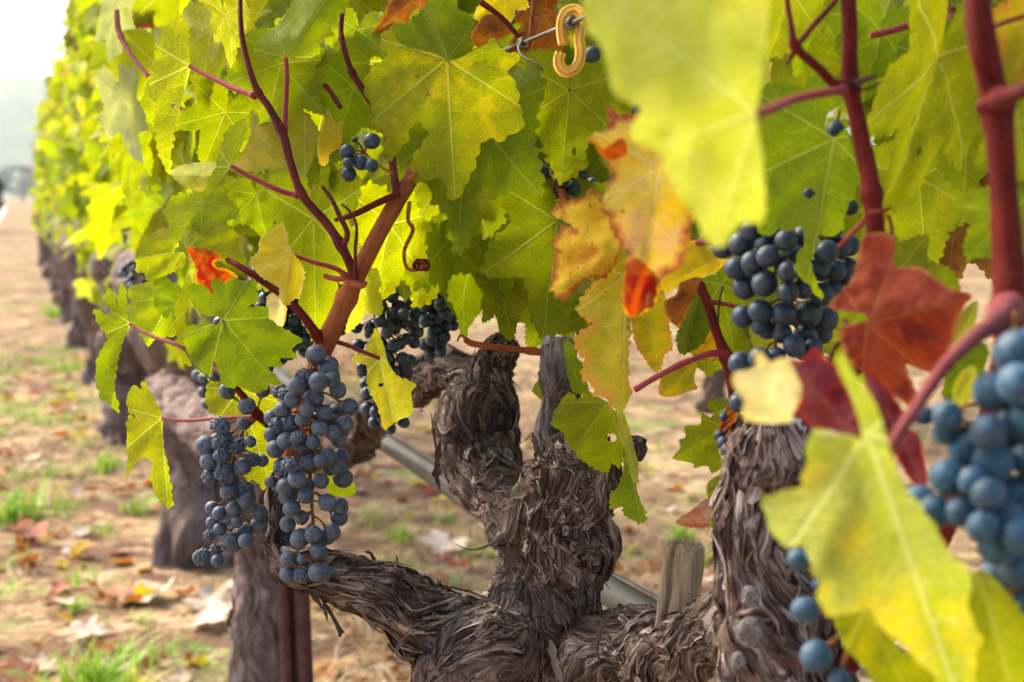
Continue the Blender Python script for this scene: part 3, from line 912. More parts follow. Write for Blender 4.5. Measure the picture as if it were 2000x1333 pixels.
# far trees at the end of the track
def far_tree(x, y, h, wd, seed, label, cols):
    rng = np.random.default_rng(seed)
    root = empty('tree', (x, y, 0)); tag(root, label, 'tree', 'trees at the end of the track')
    path = np.array([[0, 0, -.1], [.03 * wd, 0, h * .3], [0, .02, h * .6]])
    V, F = tube_geo(catmull(path, 10), np.linspace(.07, .03, 10) * h * .6, 8)
    add_obj('trunk', mesh_np('trunk', V, F), root, M_BARKF)
    n = 900
    d = rng.normal(size=(n, 3)); d /= np.linalg.norm(d, axis=1)[:, None]
    rr = rng.uniform(.45, 1, n) ** .5 * (1 + .3 * noise3(d[:, 0] * 2, d[:, 1] * 2, d[:, 2] * 2, seed))
    c = d * rr[:, None] * np.array([wd / 2, wd / 2, h * .42]) + np.array([0, 0, h * .55])
    s = h * .055
    a = rng.normal(size=(n, 3)); a /= np.linalg.norm(a, axis=1)[:, None]
    b = np.cross(a, rng.normal(size=(n, 3))); b /= np.linalg.norm(b, axis=1)[:, None]
    V = np.stack([c - a * s, c + b * s * .6, c + a * s, c - b * s * .6], 1).reshape(-1, 3)
    m, t = new_mat('tree_leaves'); N = NT(t)
    N.out(N.princ(N.mix(N.noise(N.n('ShaderNodeTexCoord').outputs['Object'], 2.0, 3), *cols), .7, .2).outputs[0])
    add_obj('crown', mesh_np('crown', V, np.arange(n * 4).reshape(-1, 4), False), root, m)
far_tree(-14.9, 40, 1.75, 1.3, 3, 'dark rounded tree beside the pale track, far down the row', ((.04, .03, .025), (.09, .055, .045)))
far_tree(-113, 330, 8.5, 13, 5, 'hazy grey green tree far beyond the end of the vine row', ((.20, .24, .20), (.28, .32, .27)))  # pale crown colours stand in for glare over the distance

# ---------------------------------------------------------------- dry grass, weeds, litter on the ground
def blade_mb(mb, base, h, lean, az, wd, n=5, tone=.5):
    s = np.linspace(0, 1, n)
    dirv = np.array([math.cos(az), math.sin(az), 0]); side = np.array([-dirv[1], dirv[0], 0])
    p = base + dirv * (lean * h * s ** 1.6)[:, None] + np.array([0, 0, 1.0]) * (h * s * (1 - .35 * lean * s))[:, None]
    ww = wd * (1 - s ** 1.5) + wd * .08
    V = np.stack([p - side * ww[:, None] / 2, p + side * ww[:, None] / 2], 1).reshape(-1, 3)
    mb.add(V, grid_faces(n, 2, False), tone)
def tone_mat(name, c1, c2, trans=.2, rough=.7):
    m, t = new_mat(name); N = NT(t)
    at = N.n('ShaderNodeAttribute', attribute_name='tone').outputs['Fac']
    col = N.mix(at, c1, c2)
    pr = N.princ(col, rough, .2); tr = N.n('ShaderNodeBsdfTranslucent'); N.l(col, tr.inputs[0])
    mx = N.n('ShaderNodeMixShader'); mx.inputs[0].default_value = trans
    N.l(pr.outputs[0], mx.inputs[1]); N.l(tr.outputs[0], mx.inputs[2]); N.out(mx.outputs[0]); return m
rng = np.random.default_rng(42)
mb = MB()
for _ in range(20000):
    t_ = 1.3 + 9 * rng.random() ** 1.5; l_ = rng.uniform(-.55, 2.8 + .15 * t_)
    p = rowp(t_, l_, 0)
    if noise3(p[0] * 1.2, p[1] * 1.2, 0, 21) < -.25: continue
    p[2] = ground_z(p[0], p[1])
    blade_mb(mb, p, rng.uniform(.03, .10), rng.uniform(.8, 2.6), rng.uniform(0, 6.28), rng.uniform(.002, .007), 4, rng.random())
tag(add_obj('dry_grass', mb.mesh('dry_grass'), None, tone_mat('straw', (.17, .105, .06), (.46, .335, .18))), 'dry straw coloured grass lying over the bare ground under the row', 'grass', kind='stuff')
mb = MB()
for _ in range(240):
    t_ = 1.8 + 8 * rng.random(); l_ = rng.uniform(-.5, .3) if rng.random() < .72 else rng.uniform(.8, 3.6)
    p0 = rowp(t_, l_, 0)
    for k in range(int(rng.integers(8, 26))):
        p = p0 + np.append(rng.normal(0, .03, 2), 0); p[2] = ground_z(p[0], p[1])
        blade_mb(mb, p, rng.uniform(.025, .085), rng.uniform(.3, 1.5), rng.uniform(0, 6.28), rng.uniform(.003, .007), 4, rng.random())
M_GRASS = tone_mat('weed_green', (.16, .30, .02), (.34, .50, .05), .35, .5)
tag(add_obj('green_grass', mb.mesh('green_grass'), None, M_GRASS), 'scattered short green grass growing through the dry ground', 'grass', kind='stuff')
def ground_pt(x, y):
    v = P(x, y, 1) - CAM
    return CAM + v * (CAMH / -v[2])
for (x, y, wpx, n, label) in [
        (190, 1330, 70, 130, 'bright green weed tuft at the front, beside the pale fallen leaf'),
        (45, 1005, 50, 90, 'wide green grass tuft at the left edge of the dry strip'),
        (205, 900, 30, 60, 'small green tuft beside the trunk of the neighbouring vine'),
        (150, 1175, 22, 34, 'thin dark green tuft between the white leaf and the left edge'),
        (105, 615, 26, 50, 'small far green tuft at the foot of the leaning trunk'),
        (270, 980, 26, 40, 'yellow green tuft under the hanging leaf near the vine trunk'),
        (125, 715, 22, 40, 'far green tuft on the dry strip beside the row'),
        (1330, 1030, 34, 40, 'green weed tuft on the dry ground behind the wooden stake'),
        (1410, 800, 20, 26, 'pale green weed tuft far behind the yellow leaves')]:
    g = ground_pt(x, y); d = proj(g)[2]; mb = MB(); sc = 1.3 * wpx * d / FPX
    g[2] = ground_z(g[0], g[1])
    for k in range(n):
        p = g + np.append(rng.normal(0, sc * .42, 2), 0); p[2] = ground_z(p[0], p[1])
        blade_mb(mb, p - g, rng.uniform(.55, 1.5) * sc, rng.uniform(.2, 1.2), rng.uniform(0, 6.28), rng.uniform(.05, .1) * sc + .002, 5, rng.random())
    tag(add_obj('weed_tuft', mb.mesh('weed_tuft'), None, M_GRASS, g), label, 'weed', 'green weed tufts on the dry ground')

def fallen(x, y, wpx, mat, az, label, seed, tilt=.25):
    g = ground_pt(x, y); d = proj(g)[2]; g[2] = ground_z(g[0], g[1]) + .012
    sc = wpx * 1.15 * d / FPX / 1.5
    flat, F, ed, vein = leaf_flat(seed % 11, .062)
    rg = np.random.default_rng(seed)
    D = deform(flat, .1, rg.uniform(-.7, .3), .09, -.25, seed)
    X = np.array([math.cos(az), math.sin(az), 0]); Y = np.array([-math.sin(az), math.cos(az), 0]); Z = np.array([0, 0, 1.0])
    n = Z + .5 * tilt * np.array([rg.normal(), -abs(rg.normal()) - .6, 0]); n /= np.linalg.norm(n)
    X = X - n * (X @ n); X /= np.linalg.norm(X); Y = np.cross(n, X)
    W = g + sc * (D[:, :1] * X + D[:, 1:2] * Y + D[:, 2:] * n)
    W[:, 2] += max(0, ground_z(g[0], g[1]) + .002 - np.percentile(W[:, 2], 4))
    ob = finish_leaf('fallen_leaf', W, F, flat, ed, vein, (seed * .618) % 1, LM[mat], None, g)
    tag(ob, label, 'fallen leaf', 'fallen vine leaves on the ground')
fallen(298, 1150, 112, 'dry', 2.6, 'bleached white fallen leaf with spread lobes, the palest on the ground', 3)
fallen(235, 1150, 52, 'dryred', .5, 'small rusty leaf tucked against the bleached white one', 14)
fallen(425, 1205, 95, 'dry', 1.2, 'pale leaf tilted up beside the neighbouring vine trunk', 5, .5)
fallen(395, 1172, 80, 'dry', 4.2, 'flat pale leaf edge just behind the tilted pale leaf', 6)
fallen(165, 1225, 84, 'dry', 5.2, 'pale pinkish leaf behind the bright green weed tuft', 7)
fallen(240, 1332, 110, 'yellow', .9, 'yellow leaf lying at the bottom edge beside the weed tuft', 8)
fallen(65, 1042, 70, 'dryred', 3.0, 'curled pinkish brown leaf below the wide green grass tuft', 9, .5)
fallen(122, 1138, 40, 'dryred', 2.0, 'small upright pink leaf left of the thin dark tuft', 10, .8)
fallen(40, 1310, 90, 'dryred', 1.7, 'brown curled leaf in the bottom corner of the ground', 11, .5)
fallen(75, 1285, 60, 'dry', .2, 'pale leaf lying above the brown curled one', 12)
fallen(165, 1065, 50, 'gold', 2.2, 'faded orange leaf on the straw below the green tufts', 13)
fallen(875, 1045, 90, 'dry', 2.8, 'long whitish leaf on the ground under the grey pipe', 15)
fl = Foliage()
kinds = ['dryred', 'maroon', 'brown', 'dry', 'gold', 'red']
for k in range(1500):
    t_ = 1.6 + 7.5 * rng.random() ** 1.3; l_ = rng.uniform(-.45, 2.2)
    g = rowp(t_, l_, 0); g[2] = ground_z(g[0], g[1]) + .006
    az = rng.uniform(0, 6.28); n = np.array([rng.normal() * .4, rng.normal() * .4, 1]); n /= np.linalg.norm(n)
    X = np.cross(np.array([math.cos(az), math.sin(az), 0]), n); X /= np.linalg.norm(X); Y = np.cross(n, X)
    fl.add(g, X, Y, n, rng.uniform(.014, .052), int(rng.choice(6, p=[.18, .05, .46, .19, .11, .01])), k, k % 11, .2, .3, rng.uniform(-1.5, 1))
tag(fl.build('leaf_litter', [LM[k] for k in kinds], None, np.zeros(3)), 'small crumbled leaf litter strewn over the ground', 'leaf litter', kind='stuff')

# ---------------------------------------------------------------- vines of the row
rng = np.random.default_rng(7)
M_FOL = ['green', 'lime', 'dark', 'mottle', 'sage', 'yellow', 'gold', 'brown']
P_FOL = np.array([.40, .40, .05, .08, .04, .01, .01, .01])
P_FAR = np.array([.52, .27, .08, .03, .08, .01, .005, .005])
def hang_frame(rng, outward):
    """a leaf hanging in the hedge: tip down, upper face turned out"""
    n = outward * rng.uniform(.3, 1.1) + np.array([0, 0, rng.uniform(-.1, .8)]) + rng.normal(0, .42, 3)
    n /= np.linalg.norm(n)
    dn = np.array([rng.normal() * .55, rng.normal() * .55, -1.0])
    Y = dn - n * (dn @ n); Y /= np.linalg.norm(Y)
    return np.cross(Y, n), Y, n

def far_vine(t0, seed, label, head=.66, r=.075, leaves=520, h=.16, span=.95, lat0=.5, full=True):
    rng = np.random.default_rng(seed)
    base = rowp(t0, lat0, 0)
    root = empty('grapevine', base); tag(root, label, 'grapevine', 'grapevines along the trellis row')
    WL = lambda dt, dl, z, q: tuple(rowp(t0 + dt, lat0 + dl, z)) + (q,)
    j = rng.uniform(-1, 1, 8)
    bark('trunk', [WL(.05 * j[0], 0, -.22, r * 1.25), WL(.05 * j[0], 0, -.02, r * 1.12), WL(.05 * j[1], .03 * j[2], .2, r * .85), WL(.07 * j[3], .03 * j[4], head * .62, r * .95), WL(.05 * j[3], 0, head, r * 1.35), WL(.02, 0, head + .1, r * .8)],
         root, M_BARKF, seed, 60, 70, .4, 1.5, 160, .42, (5, 16), (40, 120), 2.5, world=True, freq=6)
    for sg in (-1, 1):
        bark('arm', [WL(.02 * sg, 0, head - .05, r * .9), WL(.2 * sg, .02, head + .03, r * .75), WL(.42 * sg, .02 * j[5], head + .05, r * .6), WL(.6 * sg, .02 * j[6], head + .14, r * .4)],
             root, M_BARKF, seed + 50 + sg, 40, 40, .25, 1.5, 40, .3, (4, 10), (30, 80), 2, world=True, freq=6)
    for k in range(4):
        dt = rng.uniform(-.6, .6)
        pts = [rowp(t0 + dt, lat0, head + .05), rowp(t0 + dt + rng.normal() * .08, lat0 + rng.normal() * .08, head + .5), rowp(t0 + dt + rng.normal() * .15, lat0 + rng.normal() * .12, head + 1.1)]
        V, F = tube_geo(catmull(pts, 14), np.linspace(.007, .003, 14), 7)
        add_obj('cane', mesh_np('cane', V - pts[0], F), root, M_CANE, pts[0])
    fo = Foliage()
    for k in range(leaves):
        dt = rng.uniform(-span, span)
        z = head - .16 + 1.46 * rng.beta(1.25, 1.15)
        hw = .23 - .07 * max(0, (z - 1.4) / .7)
        sgn = rng.choice([-1, 1], p=[.62, .38])
        dl = sgn * hw * math.sqrt(rng.random())
        if z < head and rng.random() < .35: continue
        dl += .08 * float(noise3((t0 + dt) * 3, z * 3, 0, 77))
        X, Y, n = hang_frame(rng, LAT * sgn)
        fo.add(rowp(t0 + dt, lat0 + .11 + dl, z), X, Y, n, rng.uniform(.055, .098), int(rng.choice(8, p=P_FAR)), k + seed * 31, k % 11, h, rng.uniform(.05, .5), rng.uniform(-.2, 1.0))
    # loose shoots over the top
    for k in range(5):
        dt = rng.uniform(-span, span)
        for q in range(6):
            X, Y, n = hang_frame(rng, rng.normal(0, 1, 3))
            fo.add(rowp(t0 + dt + .04 * q * rng.normal(), lat0 + .12 + .05 * rng.normal() - .03 * q * rng.random(), head + 1.18 + .06 * q), X, Y, n, rng.uniform(.04, .07), int(rng.choice(8, p=P_FAR)), k * 9 + q + seed, q, h)
    tag(fo.build('foliage', [LM[k] for k in M_FOL], root, base + np.array([0, 0, head])), kind='stuff')
    return root
far_vine(3.98, 11, 'thick grey trunked grapevine just behind the nearest metal post', lat0=.46, r=.115, head=.74, leaves=420)
far_vine(5.9, 12, 'grapevine with a dark leaning trunk, two behind the vine at the metal post', lat0=.43, r=.10)
far_vine(7.8, 13, 'blurred grapevine between the dark leaning trunk and the row end', lat0=.43, r=.10)
fargroup = 'three small blurred vines towards the end of the row'
for k, t_ in enumerate((9.7, 11.6, 13.5)):
    tag(far_vine(t_, 14 + k, 'small blurred vine towards the end of the row', lat0=.43, r=.10, leaves=300, h=.2), group=fargroup)
for k, t_ in enumerate((15.6, 18.0, 21.0)):
    tag(far_vine(t_, 18 + k, 'tiny washed out vine at the far end of the row', lat0=.43, r=.10, leaves=300, h=.25, span=1.4), group='tiny vines at the far end of the row')
# the next row over, seen through the gap under the leaves
o = far_vine(5.74, 31, 'dark trunked vine of the next row, seen below the gold leaves', lat0=2.96, r=.055, leaves=300, h=.2, head=.72)
o['group'] = 'grapevines of the next row over'

# ---------------------------------------------------------------- posts, pipe, wires
M_POST = cane_mat('rusted_steel', (.085, .035, .030), (.15, .07, .06))
pb = rowp(1.87, .36, 0)
def P_on(x, y, lat):
    """point of the photo direction on the vertical plane at a given distance across the row"""
    v = P(x, y, 1) - CAM
    return CAM + v * (lat / (v @ LAT))
pt = P(572, 1085, 1.62); g = np.array([pt[0] + .012, pt[1] + .03, -.08])
mb = MB()
def prism(mb, prof, p0, p1, tone=.5):
    prof = np.asarray(prof, float); ax = (p1 - p0) / np.linalg.norm(p1 - p0)
    Xd = AX_R - ax * (AX_R @ ax); Xd /= np.linalg.norm(Xd); Yd = np.cross(ax, Xd)
    ring = lambda p: p + prof[:, :1] * Xd + prof[:, 1:] * Yd
    V = np.vstack([ring(p0), ring(p1)]); n = len(prof)
    F = [[i, (i + 1) % n, n + (i + 1) % n, n + i] for i in range(n)]
    mb.add(V, F, tone); return V, n
# T section: flange with a stem
f, th, st = .017, .0035, .016
prof = [(-f, -.012), (-f * .35, -.013), (-f * .30, -.001), (f * .05, -.001), (f * .12, -.013), (f, -.012), (f, th), (-f, th)]
prism(mb, prof, g, pt)
root = empty('steel_post', g); tag(root, 'rusty brown steel stake below the tip of the bark covered arm', 'post')
ob = add_obj('shaft', mb.mesh('shaft', g, False), root, M_POST, g)
def wood_mat():
    m, t = new_mat('weathered_wood'); N = NT(t)
    tc = N.n('ShaderNodeTexCoord').outputs['Object']
    mp = N.n('ShaderNodeMapping'); mp.inputs['Scale'].default_value = (1, 1, .06); N.l(tc, mp.inputs[0])
    n = N.noise(mp.outputs[0], 520, 4, .7); n2 = N.noise(tc, 60, 4, .6)
    col = N.mix(N.ss(n, .32, .68), (.17, .118, .072), (.33, .245, .15))
    col = N.mix(N.m('MULTIPLY', N.ss(n2, .5, .7), .5), col, (.30, .235, .16))
    N.out(N.princ(col, .85, .2, N.bump(n, .7, .0012)).outputs[0]); return m
top = P(1338, 1068, .86); bot = np.array([top[0] - .085, top[1] + .01, -.1])
import bmesh
def stake():
    ax = (top - bot) / np.linalg.norm(top - bot)
    ry = R(-28)
    Xd = AX_R * math.cos(ry) + np.array([0, 1, 0]) * math.sin(ry); Xd = Xd - ax * (Xd @ ax); Xd /= np.linalg.norm(Xd)
    Yd = np.cross(ax, Xd)
    rng = np.random.default_rng(3)
    a, b, rd = .0108, .0092, .0026
    prof = []
    for cx, cy, a0 in ((a - rd, b - rd, 0), (-a + rd, b - rd, 90), (-a + rd, -b + rd, 180), (a - rd, -b + rd, 270)):
        for q in range(4):
            an = R(a0 + q * 30); prof.append((cx + rd * math.cos(an), cy + rd * math.sin(an)))
    base = []
    for i in range(4):
        c0 = prof[i * 4 + 3]; c1 = prof[(i * 4 + 4) % 16]
        base += prof[i * 4:i * 4 + 4] + [(c0[0] + (c1[0] - c0[0]) * k / 14, c0[1] + (c1[1] - c0[1]) * k / 14) for k in range(1, 14)]
    base = np.array(base)
    L = np.linalg.norm(top - bot); hs = np.concatenate([np.linspace(0, L - .02, 150), L - .02 + .02 * np.linspace(0, 1, 12)[1:]])
    rings, tones = [], []
    for h in hs:
        k = 1 - .06 * max(0, (h - L + .006) / .006)
        n = .00022 * noise3(base[:, 0] * 900, base[:, 1] * 900, h * 12, 3) + .0004 * noise3(base[:, 0] * 300, base[:, 1] * 300, h * 150, 4)
        dr = base / (np.linalg.norm(base, axis=1)[:, None])
        b2 = base * k + dr * n[:, None]
        # a drying split down one face
        cr = np.exp(-((base[:, 0] + .0038 + .0006 * noise3(h * 60, 0, 0, 2)) / .0010) ** 2) * (base[:, 1] < 0)
        b2[:, 1] += cr * .0042
        zz = h + (.0012 * noise3(base[:, 0] * 400, base[:, 1] * 400, 1, 8) if h > L - .004 else 0)
        rings.append(bot + b2[:, :1] * Xd + b2[:, 1:] * Yd + ax * np.reshape(zz, (-1, 1)))
    for k, f in enumerate((.72, .45, .2, .02)):
        zz = L + .0016 + .0022 * noise3(base[:, 0] * f * 420, base[:, 1] * f * 420, 2, 8)
        rings.append(bot + base[:, :1] * f * Xd + base[:, 1:] * f * Yd + ax * zz[:, None])
    V = np.vstack(rings)
    mb = MB(); mb.add(V, grid_faces(len(rings), len(base)))
    o = add_obj('wooden_stake', mb.mesh('wooden_stake', bot), None, wood_mat(), bot)
    tag(o, 'weathered square wooden stake with a cracked top, standing behind the right arm', 'stake')
stake()

def metal_mat(name, c1, c2, rough=.45, metal=.3):
    m, t = new_mat(name); N = NT(t)
    tc = N.n('ShaderNodeTexCoord').outputs['Object']
    n = N.noise(tc, 30, 5, .65); n2 = N.noise(tc, 200, 3, .6)
    pr = N.princ(N.mix(N.ss(N.m('ADD', N.m('MULTIPLY', n, .7), N.m('MULTIPLY', n2, .3)), .4, .62), c1, c2), rough, .4, N.bump(n2, .25, .0008)); pr.inputs['Metallic'].default_value = metal
    N.out(pr.outputs[0]); return m
# irrigation pipe along the row with the wire it hangs from
pa, pb_ = P_on(745, 862, .475), P_on(1270, 1196, .475)
dirp = (pb_ - pa) / np.linalg.norm(pb_ - pa)
root = empty('drip_pipe', pa); tag(root, 'grey irrigation pipe running along the row behind the trunks', 'pipe')
pp = np.array([pa + dirp * s for s in np.linspace(-2.3, 1.1, 60)])
pp[:, 2] += .004 * np.sin(np.linspace(0, 20, 60))
V, F = tube_geo(pp, .0148, 20); add_obj('tube', mesh_np('tube', V - pa, F), root, metal_mat('pipe_plastic', (.050, .047, .044), (.085, .080, .074), .5, 0), pa)
for s in (-.06, -.95, .62):
    c = pa + dirp * s
    V, F = tube_geo(np.array([c - dirp * .022, c - dirp * .02, c + dirp * .02, c + dirp * .022]), [.0158, .0172, .0172, .0158], 20)
    add_obj('coupling', mesh_np('coupling', V - c, F), root, metal_mat('pipe_joint', (.05, .045, .04), (.09, .08, .075), .5, 0), c)
up = np.array([0, 0, 1.0])
wq = pp + up * .0168 - LAT * .004
V, F = tube_geo(wq, .0013, 8)
wr = add_obj('pipe_wire', mesh_np('pipe_wire', V - pa, F), None, metal_mat('wire_steel', (.10, .08, .065), (.19, .16, .13), .6, .4), pa)
tag(wr, 'thin steel wire lying along the top of the grey pipe', 'wire')
# upper trellis wire and the clip on it
c0 = P(1075, 62, .86); ndir = P(1140, 35, .80) - P(1010, 88, .92); ndir /= np.linalg.norm(ndir)
wp = np.array([c0 + ndir * s for s in np.linspace(-2.4, .75, 50)])
root = empty('trellis_wire', c0); tag(root, 'grey trellis wire passing through the hook of the yellow clip', 'wire')
V, F = tube_geo(wp, .0013, 10); add_obj('strand', mesh_np('strand', V - c0, F), root, bpy.data.materials['wire_steel'], c0)
for q in (.038, -.055):
    c = c0 + ndir * q; a = np.linspace(0, 6 * np.pi, 60)
    e1 = np.cross(ndir, up); e1 /= np.linalg.norm(e1); e2 = np.cross(ndir, e1)
    V, F = tube_geo(c + ndir * (a / (6 * np.pi) - .5)[:, None] * .007 + .0028 * (np.cos(a)[:, None] * e1 + np.sin(a)[:, None] * e2), .0011, 6)
    add_obj('wire_twist', mesh_np('wire_twist', V - c, F), root, bpy.data.materials['wire_steel'], c)
tw = PV([(1020, 78, .885), (1013, 95, .88), (1022, 112, .875), (1042, 122, .87), (1060, 138, .868)])
V, F = tube_geo(catmull(tw, 30), .0009, 8); add_obj('wire_tail', mesh_np('wire_tail', V - tw[0], F), root, bpy.data.materials['wire_steel'], tw[0])
def clip():
    m, t = new_mat('clip_plastic'); N = NT(t)
    tc = N.n('ShaderNodeTexCoord').outputs['Object']
    pr = N.princ(N.mix(N.noise(tc, 120, 4, .6), (.80, .38, .035), (.86, .47, .09)), .42, .45, N.bump(N.noise(tc, 500, 3), .2, .0006))
    pr.inputs['Subsurface Weight'].default_value = .25; pr.inputs['Subsurface Radius'].default_value = (.004, .002, .001)
    N.out(pr.outputs[0])
    pts = catmull(PV([(1101, 88, .828), (1097, 62, .828), (1098, 40, .828), (1107, 24, .828), (1123, 20, .828), (1135, 32, .826), (1135, 55, .824), (1131, 78, .822), (1134, 104, .82), (1128, 128, .82), (1113, 141, .82), (1098, 136, .82), (1091, 120, .82), (1095, 104, .82)]), 90)
    tan, Nn, Bn = frames(pts)
    # a flat strap with a raised rib, in the plane of the hook
    face = -AX_F; W = []
    a, b = .0032, .0022
    prof = [(-a, -b), (a, -b), (a, b * .8), (a * .72, b), (a * .40, b * .75), (a * .28, b * 1.25), (-a * .28, b * 1.25), (-a * .40, b * .75), (-a * .72, b), (-a, b * .8)]
    for p, tg in zip(pts, tan):
        sd_ = np.cross(face, tg); sd_ /= np.linalg.norm(sd_); fz = np.cross(tg, sd_)
        W.append([p + sd_ * q[0] + fz * q[1] for q in prof])
    W = np.array(W); W = np.concatenate([np.broadcast_to(W[:1].mean(1, keepdims=True), W[:1].shape), W, np.broadcast_to(W[-1:].mean(1, keepdims=True), W[-1:].shape)])
    o = pts[0]
    ob = add_obj('wire_clip', mesh_np('wire_clip', W.reshape(-1, 3) - o, grid_faces(len(W), len(prof))), None, m, o)
    bv = ob.modifiers.new('edge', 'BEVEL'); bv.width = .0005; bv.segments = 2
    tag(ob, 'yellow orange plastic hook clip hanging on the trellis wire', 'clip')
clip()
# the hazy morning air over the valley
hx = 2600
V = np.array([[x, y, z] for z in (-8, 260) for y in (-400, 3200) for x in (-hx, hx)], float)
hz = add_obj('haze', mesh_np('haze', V, [[0, 2, 3, 1], [4, 5, 7, 6], [0, 1, 5, 4], [2, 6, 7, 3], [0, 4, 6, 2], [1, 3, 7, 5]], False), None)
m, t = new_mat('haze_air'); N = NT(t)
pv = N.n('ShaderNodeVolumePrincipled'); pv.inputs['Color'].default_value = (.78, .89, 1, 1); pv.inputs['Density'].default_value = .00015; pv.inputs['Anisotropy'].default_value = .4
o = N.n('ShaderNodeOutputMaterial'); N.l(pv.outputs[0], o.inputs['Volume'])
m.cycles.volume_sampling = 'DISTANCE'; hz.data.materials.append(m); tag(hz, 'pale haze hanging in the air over the valley', 'haze', kind='stuff')
# ---------------------------------------------------------------- second vine (its trunk behind the steel stake)
v2b = np.array([P(510, 1333, 2.15)[0] + .01, P(510, 1333, 2.15)[1], 0.0])
V2 = empty('grapevine', v2b)
tag(V2, 'neighbouring grapevine whose grey trunk stands left of the rusty steel stake', 'grapevine', 'grapevines along the trellis row')
q = lambda x, y, d, r: tuple(P(x, y, d)) + (r * d / FPX,)
bark('trunk', [tuple(v2b + np.array([0, 0, -.06])) + (.045,), q(508, 1333, 2.15, 50), q(500, 1200, 2.15, 48), q(505, 1080, 2.15, 40), q(500, 980, 2.12, 46), q(490, 880, 2.1, 62), q(470, 800, 2.1, 50)],
     V2, M_BARKF, 5, 90, 120, .26, 1.6, 220, .3, (2.5, 8), (30, 90), 2, world=True, freq=7)
bark('arm', [q(490, 880, 2.1, 52), q(420, 840, 2.3, 50), q(360, 800, 2.5, 44), q(310, 760, 2.7, 40)], V2, M_BARKF, 6, 60, 60, .26, 1.6, 90, .3, (2.5, 8), (30, 90), 2, world=True, freq=7)
bark('arm', [q(495, 880, 2.1, 50), q(580, 860, 1.95, 52), q(650, 850, 1.8, 50), q(700, 862, 1.62, 42)], V2, M_BARK2, 8, 70, 70, .28, 1.6, 160, .3, (2, 6), (20, 60), 2, world=True, freq=7)

# ---------------------------------------------------------------- the near vine: wood
hd = P(1075, 1330, .99)
V1 = empty('grapevine', (hd[0], hd[1], 0))
tag(V1, 'gnarled old grapevine with shaggy peeling bark and yellowing leaves, nearest of the row', 'grapevine', 'grapevines along the trellis row')
base = np.array([hd[0], hd[1], 0.0])
def knots(mb, rng):
    pass
bark('trunk', [tuple(base + [0, 0, -.08]) + (.075,), tuple(base + [.01, .01, .15]) + (.06,), tuple(base + [0, 0, .4]) + (.062,), q(1070, 1420, .99, 150), q(1062, 1330, .99, 96), q(1056, 1275, .985, 84), q(1054, 1225, .975, 96),
     q(1058, 1172, .97, 112), q(1080, 1112, .965, 100), q(1092, 1062, .96, 104), q(1095, 1005, .957, 86), q(1116, 950, .955, 90), q(1124, 905, .955, 82), q(1112, 868, .955, 60), q(1098, 840, .955, 38)],
     V1, M_BARK, 21, 240, 460, .27, 2.6, 1500, .22, (1.0, 3.0), (12, 48), 1.4, world=True, freq=10, warp=.75)
bark('arm', [(1085, 1370, .985, 120), (1010, 1335, .97, 112), (930, 1275, .95, 100), (860, 1225, .93, 82), (790, 1185, .915, 62), (715, 1150, .90, 50), (640, 1122, .89, 40), (575, 1108, .885, 34), (548, 1085, .89, 26)],
     V1, M_BARK, 22, 200, 320, .24, 3.0, 1050, .26, (.8, 2.8), (12, 48), 1.5, freq=11, warp=.7)
bark('arm', [(1050, 1360, .975, 110), (1130, 1305, .955, 92), (1215, 1275, .92, 84), (1300, 1285, .88, 80), (1385, 1270, .82, 82), (1455, 1225, .77, 90), (1520, 1200, .72, 96)],
     V1, M_BARK, 23, 200, 260, .24, 3.5, 850, .22, (.9, 3.0), (12, 48), 1.4, freq=11, warp=.65)
bark('arm', [(1540, 1420, .70, 130), (1520, 1300, .70, 122), (1505, 1195, .70, 104), (1484, 1110, .70, 82), (1480, 1030, .70, 78), (1498, 950, .70, 70), (1510, 890, .70, 76), (1525, 835, .70, 62), (1535, 800, .70, 40)],
     V1, M_BARK, 24, 180, 260, .28, 2.4, 650, .22, (1.0, 3.8), (10, 44), 1.4, freq=9, warp=.5)
bark('arm', [(1060, 1120, .99, 64), (1030, 1060, 1.05, 58), (996, 990, 1.10, 52), (955, 930, 1.14, 66), (932, 870, 1.16, 74), (932, 810, 1.16, 72), (946, 765, 1.17, 56), (958, 720, 1.17, 40), (978, 685, 1.17, 31), (992, 655, 1.17, 18)],
     V1, M_BARK2, 25, 160, 240, .26, 2.0, 620, .26, (1.2, 4), (12, 46), 1.6, freq=9, warp=.8)
bark('arm', [(950, 770, 1.17, 44), (905, 735, 1.2, 40), (860, 728, 1.24, 42), (822, 742, 1.28, 40), (785, 760, 1.34, 36), (745, 790, 1.42, 36), (705, 845, 1.52, 40)],
     V1, M_BARK2, 26, 100, 140, .28, 2.0, 200, .3, (1.5, 5), (14, 46), 1.6, freq=8)
# a swirled burl where the low arm leaves the head, and an old spur behind the main bunch
bark('burl', [(870, 1395, .925, 40), (880, 1345, .915, 78), (925, 1300, .912, 92), (985, 1280, .92, 80), (1030, 1262, .935, 44)], V1, M_BARK, 27, 160, 150, .26, 6.0, 480, .22, (.8, 2.6), (10, 34), 1.6, freq=12, warp=1.4)
bark('spur', [(562, 1115, .895, 32), (545, 1070, .90, 26), (540, 1010, .905, 22), (545, 960, .91, 20), (560, 900, .91, 15)], V1, M_BARK2, 28, 70, 90, .3, 1.6, 120, .3, (1, 3), (8, 26), 1.8)
bark('spur', [(1085, 905, .965, 34), (1068, 840, .965, 26), (1080, 790, .96, 22), (1088, 740, .955, 32), (1090, 700, .955, 37), (1095, 670, .955, 38), (1096, 658, .955, 36)], V1, M_DEAD, 29, 90, 120, .12, 1.0, 40, .15, (1, 3), (10, 30), .7, freq=6, label='grey dead pruned spur')
bark('spur', [(1085, 770, .955, 18), (1112, 765, .95, 19), (1130, 758, .947, 17), (1138, 770, .945, 11)], V1, M_BARK2, 30, 50, 40, .15, 1, 20, .15, (1, 2), (6, 14))
